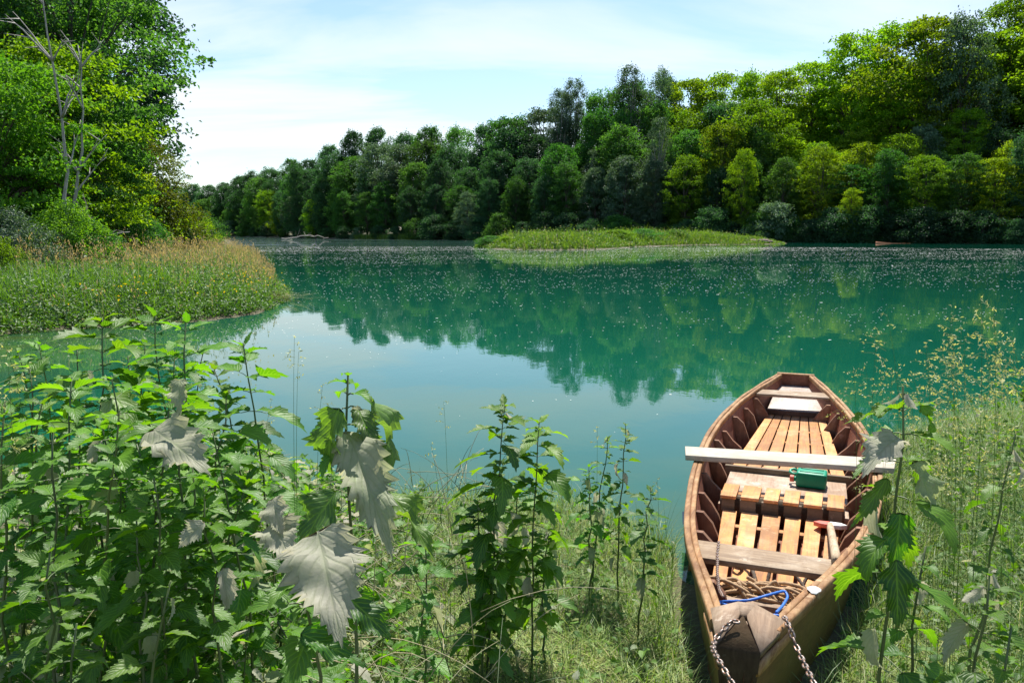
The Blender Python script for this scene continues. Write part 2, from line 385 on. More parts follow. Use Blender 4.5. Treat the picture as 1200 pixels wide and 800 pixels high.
# ------------------------------------------------------------------ ground and water
def build_ground():
    na, nr = 560, 300
    # finer towards the view
    u = np.linspace(-1, 1, na+1)[:-1]; ang = PI*(.42*u + .58*u**3)
    r = np.concatenate([[0.02], np.geomspace(.4, 1400, nr-1)])
    A, R = np.meshgrid(ang, r, indexing='ij')
    X = R*np.sin(A); Y = R*np.cos(A); Z = ground_h(X, Y)
    idx = np.arange(na*nr).reshape(na, nr); j = np.roll(idx, -1, axis=0)
    Q = np.stack([idx[:, :-1], idx[:, 1:], j[:, 1:], j[:, :-1]], -1).reshape(-1, 4)
    g = Geo(); g.add(np.stack([X, Y, Z], -1).reshape(-1, 3), Q)
    m, nt, out = new_mat('soil')
    v = coords(nt, 'Object')
    n1 = noise(nt, 1.3, 6, .65, v); n2 = noise(nt, 22, 5, .7, v)
    c = mixc(nt, n1, (.035, .042, .014), (.085, .085, .03)); c = mixc(nt, ramp(nt, n2, [(.4, (0, 0, 0)), (.7, (1, 1, 1))]), c, (.12, .105, .055))
    # mud close to the water level
    sp = nt.nodes.new('ShaderNodeSeparateXYZ'); nt.links.new(v, sp.inputs[0])
    wet = mth(nt, 'SUBTRACT', 1.0, mth(nt, 'MULTIPLY', mth(nt, 'ABSOLUTE', sp.outputs[2]), 9.0), clamp=True)
    c = mixc(nt, wet, c, (.10, .09, .05))
    p = N_(nt, 'ShaderNodeBsdfPrincipled', i_Roughness=.95); nt.links.new(c, p.inputs['Base Color'])
    b = N_(nt, 'ShaderNodeBump', i_Strength=.8, i_Distance=.03); nt.links.new(n2, b.inputs['Height']); nt.links.new(b.outputs[0], p.inputs['Normal'])
    nt.links.new(p.outputs[0], out.inputs[0])
    o = g.build('ground', m, smooth=True); tag(o, 'soil under the grass and the wooded river banks', 'ground', kind='structure')
build_ground()

def build_water():
    m, nt, out = new_mat('river_water')
    v = coords(nt, 'Object'); sp = nt.nodes.new('ShaderNodeSeparateXYZ'); nt.links.new(v, sp.inputs[0])
    # ripples: barely any close by, wind-ruffled streaks far out to the left
    mpv = coords(nt, 'Object', (1, .55, 1)); big = noise(nt, .35, 3, .5, mpv); sm = noise(nt, 3.0, 3, .55, mpv); fine = noise(nt, 14, 2, .5, v)
    my = N_(nt, 'ShaderNodeMapRange', i_1=55.0, i_2=120.0); nt.links.new(sp.outputs[1], my.inputs[0])
    mx = N_(nt, 'ShaderNodeMapRange', i_1=25.0, i_2=-35.0); nt.links.new(sp.outputs[0], mx.inputs[0])
    streak = noise(nt, .05, 4, .6, coords(nt, 'Object', (.35, 2.2, 1)))
    mask = mth(nt, 'MULTIPLY', mth(nt, 'MULTIPLY', my.outputs[0], mx.outputs[0]), ramp(nt, streak, [(.38, (.25,)*3), (.6, (1,)*3)]))
    hgt = mth(nt, 'ADD', mth(nt, 'MULTIPLY', big, .0075), mth(nt, 'ADD', mth(nt, 'MULTIPLY', sm, .0011), mth(nt, 'MULTIPLY', fine, .00012)))
    hgt = mth(nt, 'ADD', hgt, mth(nt, 'MULTIPLY', mth(nt, 'MULTIPLY', mask, sm), .085))
    b = N_(nt, 'ShaderNodeBump', i_Strength=1.0, i_Distance=1.0); nt.links.new(hgt, b.inputs['Height'])
    col = mixc(nt, noise(nt, .12, 4, .6, v), (.0022, .064, .038), (.006, .087, .053))
    col = mixc(nt, mth(nt, 'MULTIPLY', mask, .9), col, (.11, .15, .15))  # sky sheen of the ruffled streaks put into the water colour
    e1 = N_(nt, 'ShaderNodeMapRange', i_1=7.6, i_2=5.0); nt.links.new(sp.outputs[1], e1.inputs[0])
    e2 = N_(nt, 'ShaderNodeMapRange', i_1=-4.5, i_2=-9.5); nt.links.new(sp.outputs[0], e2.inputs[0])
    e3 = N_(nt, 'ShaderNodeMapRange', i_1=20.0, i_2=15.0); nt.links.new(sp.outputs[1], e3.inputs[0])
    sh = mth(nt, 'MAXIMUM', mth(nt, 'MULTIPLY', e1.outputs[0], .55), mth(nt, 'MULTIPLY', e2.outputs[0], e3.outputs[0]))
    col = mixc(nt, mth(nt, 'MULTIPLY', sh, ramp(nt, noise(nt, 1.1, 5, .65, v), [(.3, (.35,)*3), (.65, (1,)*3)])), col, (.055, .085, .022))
    p = N_(nt, 'ShaderNodeBsdfPrincipled', i_Roughness=.015, i_IOR=1.333)
    nt.links.new(col, p.inputs['Base Color']); nt.links.new(b.outputs[0], p.inputs['Normal'])
    nt.links.new(p.outputs[0], out.inputs[0])
    g = Geo(); g.add([(-900, -40, 0), (900, -40, 0), (900, 900, 0), (-900, 900, 0)], [[0, 1, 2, 3]])
    o = g.build('water', m); tag(o, 'calm green river water', 'river', kind='structure')
build_water()

def build_specks():
    n = 90000
    a = rng.uniform(-.66, .66, n); r = 7+ (rng.random(n)**.62)*100
    X = r*np.sin(a); Y = r*np.cos(a)
    cl = wn(X, Y*1.6, .16, 3)*.6+wn(X, Y*2, .6, 9)*.5
    keep = (rng.random(n) < np.clip(.42+.75*cl, .03, 1)*np.clip((np.hypot(X, Y)-5)/14, .12, 1)) & (ground_h(X, Y) < -.05)
    X, Y = X[keep], Y[keep]; n = len(X); sz = rng.uniform(.45, 1.25, n)*(1+(rng.random(n) > .985)*1.0)*.00085*(np.hypot(X, Y)+1)
    an = rng.uniform(0, 2*PI, n); V = []
    for k in range(5):
        t = an+k*2*PI/5; V.append(np.stack([X+np.cos(t)*sz, Y+np.sin(t)*sz*.7, np.full(n, .004)], -1))
    V = np.stack(V, 1).reshape(-1, 3); i = np.arange(n)*5
    T = np.concatenate([np.stack([i, i+k, i+k+1], -1) for k in (1, 2, 3)])
    g = Geo(); g.add(V, None, T)
    o = g.build('seed_fluff', plain('seed_fluff', (.78, .80, .74), .9, vary=.08, bump=0)); tag(o, 'pale flecks of seed fluff floating on the river', 'seed fluff', kind='stuff')
build_specks()

# ------------------------------------------------------------------ foliage materials
M = {}
M['bark'] = bark_mat('bark', (.035, .03, .022), (.10, .085, .065))
M['pale_bark'] = bark_mat('pale_bark', (.16, .15, .13), (.42, .40, .36))
M['drift'] = bark_mat('driftwood', (.25, .21, .16), (.5, .45, .38))
M['dark_leaf'] = leaf_mat('dark_green_leaves', (.016, .062, .026), (.046, .145, .046), .55, gloss=.02)
M['mid_leaf'] = leaf_mat('mid_green_leaves', (.026, .098, .018), (.085, .210, .028), .58, gloss=.02)
M['yellow_leaf'] = leaf_mat('yellow_green_leaves', (.080, .180, .004), (.215, .340, .008), .60, gloss=.015)
M['silver_leaf'] = leaf_mat('grey_green_leaves', (.034, .090, .046), (.10, .185, .10), .4, gloss=.03)
M['maple_leaf'] = leaf_mat('maple_leaves', (.045, .135, .008), (.130, .255, .014), .5, gloss=.015)
M['olive_leaf'] = leaf_mat('olive_leaves', (.065, .105, .006), (.150, .180, .012), .5, gloss=.02)

# ------------------------------------------------------------------ trees
def crown_points(r, H, R, base, ncl, shape):
    """cluster centres filling an uneven crown"""
    out = []
    lob = [(r.uniform(0, 2*PI), r.uniform(.15, .95), r.uniform(.14, .38)) for _ in range(9)]
    while len(out) < ncl:
        t = r.random(); az = r.uniform(0, 2*PI)
        if shape == 'dome': e = math.sqrt(max(0, 1-(abs(t-.42)/.6)**2.3))
        elif shape == 'tall': e = math.sqrt(max(0, 1-(abs(t-.48)/.54)**2.0))*.9
        elif shape == 'spray': e = max(0, 1-(abs(t-.45)/.58)**2.2)**.5
        else: e = math.sqrt(max(0, 1-t*t*.95))
        k = 1.0
        for a, tt, w in lob:
            da = math.atan2(math.sin(az-a), math.cos(az-a))
            k += w*math.exp(-(da/.55)**2-((t-tt)/.17)**2)
        k -= .22
        rr = R*e*k*(r.random()**.42)
        zz = H*(base+(1-base)*t)*(1+.05*(k-1))
        out.append((rr*math.cos(az), rr*math.sin(az), zz))
    return np.array(out)

def make_tree(seed, H, R, base, ncl, nl, leaf, shape, flat=.5, trunk=.02, nlimb=22, csize=.2, asp=.62):
    """returns (trunk mesh, crown mesh) with base at origin"""
    r = np.random.default_rng(seed)
    C = crown_points(r, H, R, base, ncl, shape)
    g = Geo(); k = 9
    wob = r.normal(0, .012*H, (k, 2)); wob[0] = 0; wob = np.cumsum(wob, 0)*.5
    tz = np.linspace(-.02*H, H*.9, k)
    P = np.column_stack([wob, tz]); rad = H*trunk*np.linspace(1.15, .12, k); rad[0] *= 1.35
    tube(g, P, rad, 8)
    sel = r.choice(len(C), min(nlimb, len(C)), replace=False)
    for i in sel:
        c = C[i]; z0 = c[2]*r.uniform(.45, .72); z0 = max(z0, H*base*.7)
        b = np.array([np.interp(z0, tz, wob[:, 0]), np.interp(z0, tz, wob[:, 1]), z0]); mid = (b+c)/2+np.array([0, 0, .04*H])
        t = np.linspace(0, 1, 6)[:, None]; L = (1-t)**2*b+2*t*(1-t)*mid+t*t*c
        tube(g, L, H*trunk*np.linspace(.42, .06, 6)*(1-.5*z0/H), 5)
    tm = g.mesh('trunk', [M['bark']], True)
    g = Geo()
    n = ncl*nl; ci = np.repeat(np.arange(ncl), nl)
    cs = (csize*R*r.uniform(.6, 1.35, ncl))[ci]
    off = r.normal(0, 1, (n, 3)); off = off/np.linalg.norm(off, axis=1)[:, None]*(r.random(n)**.45)[:, None]
    off[:, 2] = off[:, 2]*flat - .25*flat*(off[:, 0]**2+off[:, 1]**2)
    st = r.random(n) < .12; off[st] *= 1.7
    P = C[ci]+off*cs[:, None]
    ax = P*np.array([1, 1, .0]); ax = nrm(ax+1e-6)
    D = nrm(ax*.8+r.normal(0, .7, (n, 3))+np.array([0, 0, -.25])); Nn = nrm(np.array([0, 0, .8])+r.normal(0, .6, (n, 3))+ax*.35)
    L = leaf*r.uniform(.65, 1.35, n)
    rn = np.clip(r.normal(.5, .22, n)+(r.normal(0, .16, ncl))[ci], 0, 1)
    cards(g, P, D, Nn, L, L*asp, rn, fold=.35)
    return tm, g.mesh('crown', [M['mid_leaf']], False)

FAR = {
 'broad': [make_tree(11+i, 20, 6.2, .08, 330, 62, .32, 'dome', .75, csize=.165, nlimb=26) for i in range(5)],
 'tall': [make_tree(31+i, 26, 5.0, .12, 260, 52, .30, 'tall', 1.1, csize=.15, nlimb=24, asp=.42) for i in range(3)],
 'spray': [make_tree(51+i, 18, 6.0, .12, 280, 62, .31, 'spray', .42, csize=.19, nlimb=26) for i in range(4)],
 'shrub': [make_tree(71+i, 6, 4.2, .0, 110, 110, .26, 'bush', .6, csize=.28, nlimb=10) for i in range(2)],
}
FH = {'broad': 20, 'tall': 26, 'spray': 18, 'shrub': 6}
SIL = [(150, 225), (213, 216), (262, 213), (300, 202), (340, 186), (352, 181), (372, 182), (388, 166), (410, 156), (440, 149), (490, 147), (530, 142), (560, 145), (590, 130), (620, 134), (637, 122), (655, 97), (680, 80), (700, 104), (715, 98), (735, 70), (770, 74), (787, 86), (815, 86), (852, 86), (893, 76), (929, 67), (962, 44), (1015, 30), (1056, 17), (1090, 6), (1130, -4), (1200, -25), (1400, -40)]
def sil(px): return float(np.interp(px, [a for a, _ in SIL], [b for _, b in SIL]))

placed = []
def put_tree(kind, mat, x, y, h, row, rz=None, wid=1.0, cat='tree'):
    r = rng
    proto = FAR[kind][r.integers(len(FAR[kind]))]
    z = gh(x, y)-.1; s = h/FH[kind]
    name = {'broad': 'broadleaf_tree', 'tall': 'poplar_tree', 'spray': 'locust_tree', 'shrub': 'willow_shrub'}[kind]
    e = empty(name, (x, y, z), r.uniform(0, 6.28) if rz is None else rz)
    e.scale = (s*wid, s*wid, s)
    t = link('trunk', proto[0], e); c = link('crown', proto[1], e)
    c.material_slots[0].link = 'OBJECT'; c.material_slots[0].material = M[mat]
    if kind == 'tall': t.material_slots[0].link = 'OBJECT'; t.material_slots[0].material = M['pale_bark']
    placed.append((e, kind, mat, 600+F*x/y, row, h))
    return e

def shore_pt(px, off):
    D = float(shoreD(px)); d = np.array([(px-600)/F, 1.0]); L = np.linalg.norm(d)
    p = d*D; q = d/L*off
    return p+q
def forest():
    r = rng
    rows = [  # offset behind the water's edge, fraction of silhouette height, spacing (m)
        (.8, .13, 5.0), (6.5, .50, 6.0), (13, .68, 7.0), (22, .86, 7.0), (33, 1.0, 7.5)]
    for k, (off, fr, spc) in enumerate(rows):
        px = 200.0
        while px < 1265:
            D = float(shoreD(px)); step = spc*F/(D+off)
            o2 = off+r.uniform(-.2, .2)*max(off, 6)
            x, y = shore_pt(px, o2)
            z0 = gh(x, y)
            s = sil(px+r.uniform(-4, 4)); top = at_y(px, s, y)[2]
            hh = (top*fr*r.uniform(.86, 1.05) if k < 4 else top*r.uniform(.93, 1.0))-z0
            if k == 0: hh = r.uniform(3.0, 6.5)
            if px > 900 and k in (1, 2, 3): hh = min(hh, r.uniform(12, 19))
            if hh > 2.5:
                u = r.random()
                if k == 0: kind, mat = 'shrub', ('silver_leaf' if u < .08 else 'dark_leaf' if u < .7 else 'mid_leaf')
                elif px < 345: kind, mat = ('broad', 'mid_leaf' if u < .45 else 'yellow_leaf' if (u < .62 and k < 3) else 'dark_leaf')
                elif px < 640: kind, mat = ('broad' if u < .75 else 'spray', 'dark_leaf' if u < .48 else 'silver_leaf' if u > .86 else 'mid_leaf')
                elif px < 800: kind, mat = ('tall' if u < .55 and k > 1 else 'broad', 'silver_leaf' if u < .33 else 'dark_leaf' if u < .7 else 'mid_leaf')
                else:
                    yel = .40+.12*k
                    kind, mat = ('spray' if u < .7 else 'broad', 'yellow_leaf' if u < yel else 'mid_leaf' if u < .78 else 'dark_leaf' if u < .92 else 'silver_leaf')
                hh = min(hh, 34)
                if kind == 'broad' and hh > 27: wid = .72
                else: wid = 1.0
                put_tree(kind, mat, x, y, hh, k, wid=wid*r.uniform(.88, 1.12))
            px += step*r.uniform(.82, 1.18)
    # hillside ranks: canopy steps up the slope on the right
    for k, off in enumerate((44, 55, 67, 80)):
        px = 760.0
        while px < 1265:
            D = float(shoreD(px)); x, y = shore_pt(px, off+r.uniform(-3, 3)); z0 = gh(x, y)
            top = at_y(px, sil(px), y)[2]*r.uniform(.94, 1.0)
            hh = min(top-z0, r.uniform(15, 20))
            if hh > 6:
                u = r.random()
                put_tree('spray' if u < .72 else 'broad', 'yellow_leaf' if u < .72 else 'mid_leaf' if u < .85 else 'dark_leaf', x, y, hh, 5+k, wid=r.uniform(.9, 1.15))
            px += 8.5*F/(D+off)*r.uniform(.8, 1.2)
    # the trees that stand out one by one
    for px, off, hh, kind, mat, wid in [(866, 2.5, 17, 'spray', 'yellow_leaf', .62), (992, 0.5, 9.5, 'spray', 'yellow_leaf', .75), (372, 1.0, 12, 'spray', 'yellow_leaf', .9),
                                        (548, 1.0, 11, 'spray', 'silver_leaf', .8), (905, 1.0, 7, 'shrub', 'silver_leaf', 1.0), (735, 27, 38, 'tall', 'silver_leaf', 1.0),
                                        (672, 28, 36.5, 'tall', 'silver_leaf', .95), (768, 30, 36.5, 'tall', 'silver_leaf', .8), (655, 24, 34.5, 'tall', 'silver_leaf', .8), (352, 6, 24, 'broad', 'dark_leaf', .8)]:
        x, y = shore_pt(px, off); put_tree(kind, mat, x, y, hh, 9, wid=wid)
forest()
BIN = [(0, 345, 'far upriver beyond reed bank'), (345, 470, 'on far shore above the driftwood'), (470, 560, 'on shore left of islet'),
       (560, 640, "behind islet's left tip"), (640, 720, 'behind left half of islet'), (720, 800, 'behind right half of islet'), (800, 920, "behind islet's right tip"),
       (920, 1010, "between islet rocks and beached boat"), (1010, 1090, 'above the beached brown boat'), (1090, 1400, 'right of beached boat')]
ORD = ['leftmost', 'second from left', 'third from left', 'fourth from left', 'fifth from left', 'sixth from left', 'seventh from left', 'eighth from left', 'ninth from left', 'tenth from left', 'eleventh from left', 'twelfth from left']+[w+' from left' for w in ('thirteenth', 'fourteenth', 'fifteenth', 'sixteenth', 'seventeenth', 'eighteenth', 'nineteenth', 'twentieth')]
ORDS = ['leftmost']+[w+' from left' for w in 'second third fourth fifth sixth seventh eighth ninth tenth eleventh twelfth'.split()]
ROWW = ['waterside', 'front rank', 'second rank', 'third rank', 'back rank', 'lower hillside', 'mid hillside', 'upper hillside', 'hilltop', 'standout']
COLW = {'dark_leaf': 'dark green', 'mid_leaf': 'fresh green', 'yellow_leaf': 'yellow-green', 'silver_leaf': 'grey-green'}
KW = {'broad': 'round tree', 'tall': 'slender poplar', 'spray': 'feathery tree', 'shrub': 'shrub'}
def label_forest():
    keys = {}
    for it in placed:
        e, kind, mat, px, row, h = it
        b = [i for i, (a, c, _) in enumerate(BIN) if a <= px < c][0]
        keys.setdefault((kind, mat, row, b), []).append(it)
    for (kind, mat, row, b), L in keys.items():
        L.sort(key=lambda t: t[3])
        for i, (e, *_r) in enumerate(L):
            s = f"{COLW[mat]} {KW[kind]}, {ROWW[row]}, {BIN[b][2]}"
            if len(L) > 1: s += ', '+ORDS[min(i, 11)]
            tag(e, s, 'shrub' if kind == 'shrub' else 'tree', 'shrubs along the far shore' if kind == 'shrub' else 'trees of the far wooded shore')
label_forest()

# left bank trees, about forty metres away
NEAR = {
 'big': make_tree(101, 19, 6.0, .26, 400, 62, .26, 'dome', .42, trunk=.017, nlimb=46, csize=.17),
 'mid': make_tree(102, 17, 5.4, .12, 420, 62, .25, 'dome', .5, trunk=.014, nlimb=36, csize=.19),
 'maple': make_tree(103, 9, 4.4, .06, 95, 190, .18, 'spray', .26, trunk=.014, nlimb=50, csize=.27),
 'tall': make_tree(104, 24, 4.6, .2, 460, 60, .26, 'tall', .8, trunk=.014, nlimb=40, csize=.2, asp=.45),
 'bush': make_tree(105, 4, 2.6, .0, 150, 70, .13, 'bush', .6, trunk=.012, nlimb=26, csize=.24),
}
NH = {'big': 19, 'mid': 17, 'maple': 9, 'tall': 24, 'bush': 4}
def left_tree(kind, mat, px, y, h, label, name='broadleaf_tree', wid=1.0, cat='tree', group=None, rz=None):
    x = (px-600)/F*y*1.0; z = gh(x, y)-.08
    e = empty(name, (x, y, z), rng.uniform(0, 6.28) if rz is None else rz); s = h/NH[kind]; e.scale = (s*wid, s*wid, s)
    link('trunk', NEAR[kind][0], e); c = link('crown', NEAR[kind][1], e); c.material_slots[0].link = 'OBJECT'; c.material_slots[0].material = M[mat]
    tag(e, label, cat, group or 'trees on the left bank'); return e
left_tree('big', 'mid_leaf', 98, 38, 15.5, 'tall tree with dark trunk and wide crown reaching over the reeds', wid=.95, rz=.6)
left_tree('tall', 'dark_leaf', 55, 50, 27, 'very tall dark tree rising behind the bare grey snag')
left_tree('tall', 'dark_leaf', -40, 44, 24, 'tall dark tree cut by the left picture edge')
left_tree('mid', 'dark_leaf', 130, 54, 19, 'dark tree filling the gap behind the wide-crowned tree')
left_tree('mid', 'mid_leaf', 20, 42, 17, 'rounded green tree behind the maples at the left edge')
left_tree('maple', 'yellow_leaf', 66, 33, 8.6, 'bright yellow-green maple in front of the dark trunk', name='maple_tree', rz=1.0)
left_tree('maple', 'maple_leaf', 0, 29, 7.6, 'bright maple bush on the bank at the left edge', name='maple_tree', rz=4.0)
left_tree('maple', 'mid_leaf', 118, 36, 6.0, 'low green maple with spreading boughs beside the dark trunk', name='maple_tree', rz=2.2)
left_tree('maple', 'maple_leaf', 30, 30, 5.2, 'small leafy maple below the bright one, nearest the grey willow bush', name='maple_tree', rz=3.1)
left_tree('maple', 'mid_leaf', -30, 34, 11.0, 'green maple towering over the leaning dead branch', name='maple_tree', rz=5.2)
left_tree('mid', 'olive_leaf', 172, 44, 6.8, 'olive-tinged small tree under the wide crown', wid=1.0)
left_tree('mid', 'mid_leaf', 92, 48, 11, 'leafy green tree in shade behind the maples')
left_tree('bush', 'olive_leaf', 196, 43, 3.8, 'olive bush at the end of the tree line', name='shrub', cat='shrub', group='shrubs on the left bank')
left_tree('bush', 'yellow_leaf', 228, 52, 3.0, 'yellow-green bush where the bank meets the far trees', name='shrub', cat='shrub', group='shrubs on the left bank')
left_tree('bush', 'dark_leaf', 222, 43, 1.7, 'small dark rounded shrub standing above the reed tops', name='shrub', cat='shrub', group='shrubs on the left bank')
left_tree('bush', 'silver_leaf', 20, 24, 2.2, 'greyish willow bush at the left edge above the reeds', name='shrub', cat='shrub', group='shrubs on the left bank')
left_tree('bush', 'yellow_leaf', 62, 33, 2.0, 'bright low bush on the slope under the maples', name='shrub', cat='shrub', group='shrubs on the left bank')
left_tree('bush', 'mid_leaf', 150, 38, 2.4, 'green bush between fallen logs and small olive tree', name='shrub', cat='shrub', group='shrubs on the left bank')
left_tree('bush', 'yellow_leaf', -10, 22, 1.6, 'low yellow-green bush at the very left edge', name='shrub', cat='shrub', group='shrubs on the left bank')

for _px, _y, _h, _m, _lab in [(84, 26.6, 2.5, 'maple_leaf', 'leafy shrub hiding the feet of the two dead trees'), (112, 27.6, 1.9, 'mid_leaf', 'small green shrub right of the dead trees, behind the reeds'), (-20, 33, 3.2, 'olive_leaf', 'olive shrub behind the grey willow bush at the left edge'), (40, 36, 3.4, 'mid_leaf', 'fresh green shrub uphill of the driftwood pile'), (95, 37, 2.6, 'yellow_leaf', 'yellow-green shrub at the foot of the dark trunk'), (128, 35, 1.7, 'olive_leaf', 'low olive shrub just behind the driftwood pile'), (176, 37, 2.0, 'mid_leaf', 'green shrub between small olive tree and reed tops'), (205, 47, 2.6, 'olive_leaf', 'olive shrub behind the small dark rounded shrub'), (245, 70, 3.0, 'mid_leaf', 'farthest green shrub on the thin end of the left bank'), (160, 42, 4.5, 'yellow_leaf', 'yellow-green shrub leaning out beneath the wide crown')]:
    left_tree('bush', _m, _px, _y, _h, _lab, name='shrub', cat='shrub', group='shrubs on the left bank')
def snag(px, y, h, label, seed, name='dead_tree', lean=(.0, .0)):
    r = np.random.default_rng(seed); x = (px-600)/F*y; z = gh(x, y)-.1
    e = empty(name, (x, y, z)); g = Geo()
    k = 12; P = np.zeros((k, 3)); P[:, 2] = np.linspace(0, h, k); P[:, :2] = np.cumsum(r.normal(0, .012*h, (k, 2)), 0); P[:, 0] += lean[0]*P[:, 2]; P[:, 1] += lean[1]*P[:, 2]; P[0, :2] = 0
    tube(g, P, np.linspace(.075, .015, k), 8); g.build('trunk', M['pale_bark'], e, smooth=True)
    for i in range(9):
        j = r.integers(4, 11); L = r.uniform(.12, .3)*h*(1-.5*j/k); az = r.uniform(0, 6.28); d = np.array([math.cos(az), math.sin(az), r.uniform(.7, 2.0)]); d /= np.linalg.norm(d)
        t = np.linspace(0, 1, 7)[:, None]; B = P[j]+d*L*t+np.cumsum(r.normal(0, .02*L, (7, 3)), 0)*t
        g = Geo(); tube(g, B, np.linspace(.04, .008, 7), 5)
        for q in (3, 5):
            d2 = d+r.normal(0, .6, 3); B2 = B[q]+nrm(d2)*L*.4*np.linspace(0, 1, 4)[:, None]; tube(g, B2, np.linspace(.025, .006, 4), 4)
        g.build('branch', M['pale_bark'], e, smooth=True)
    tag(e, label, 'dead tree', 'dead trees on the left bank')
snag(88, 27.8, 9.9, 'bare pale grey dead tree with a forked top among the green crowns', 5)
snag(107, 28.6, 7.9, 'thinner leaning dead tree with crooked bare branches beside the taller snag', 8, lean=(.09, -.04))

def log(name, pts, rads, mat, label, cat, group=None, twigs=3, seed=1):
    r = np.random.default_rng(seed); P = np.array(pts, float)
    t = np.linspace(0, 1, 12); tt = np.linspace(0, 1, len(P)); P = np.column_stack([np.interp(t, tt, P[:, i]) for i in range(3)])
    L = np.linalg.norm(P[-1]-P[0]); P[1:-1] += r.normal(0, .012*L, (10, 3))
    e = empty(name, P[0]); g = Geo(); tube(g, P-P[0], np.linspace(rads[0], rads[1], 12), 8); g.build('log_body', M[mat], e, smooth=True)
    for i in range(twigs):
        j = r.integers(3, 11); d = nrm(r.normal(0, 1, 3)*np.array([1, .6, .6])+np.array([0, 0, .5])); g = Geo()
        tube(g, P[j]-P[0]+d*L*r.uniform(.1, .22)*np.linspace(0, 1, 5)[:, None]+np.cumsum(r.normal(0, .01*L, (5, 3)), 0), np.linspace(rads[1]*.8, rads[1]*.2, 5), 5); g.build('branch', M[mat], e, smooth=True)
    tag(e, label, cat, group)
def g3(px, py, y, dz=None):
    p = at_y(px, py, y); return p
log('fallen_log', [g3(88, 274, 30), g3(136, 281, 30)], (.10, .04), 'drift', 'pale driftwood log, topmost in the pile by the reeds', 'log', 'driftwood pile on the left bank', 2, 3)
log('fallen_log', [g3(78, 284, 29), g3(110, 287, 29)], (.09, .05), 'drift', 'short pale log lying low in the driftwood pile', 'log', 'driftwood pile on the left bank', 3, 4)
log('fallen_log', [g3(74, 277, 29.5), g3(86, 296, 28.5)], (.06, .03), 'drift', 'thin pale log slanting down out of the driftwood pile', 'log', 'driftwood pile on the left bank', 2, 5)
log('fallen_log', [g3(96, 279, 31), g3(152, 272, 32)], (.06, .02), 'pale_bark', 'thin grey bough lying behind the pale driftwood logs', 'log', 'driftwood pile on the left bank', 3, 6)
log('dead_branch', [g3(-20, 158, 30), g3(40, 196, 30), g3(82, 226, 30), g3(110, 264, 30)], (.035, .11), 'bark', 'long dark dead bough leaning down across the maples', 'dead branch', None, 5, 7)
log('driftwood', [at_y(330, 279.5, 205), at_y(362, 276.5, 205), at_y(385, 278.5, 205)], (.16, .07), 'drift', 'pale driftwood lying at the water edge of the far left shore', 'driftwood', None, 6, 9)
log('driftwood', [at_y(203, 222, 44), at_y(212, 209, 44)], (.06, .02), 'bark', 'bare twiggy bough poking out against the sky by the left trees', 'dead branch', None, 3, 12)

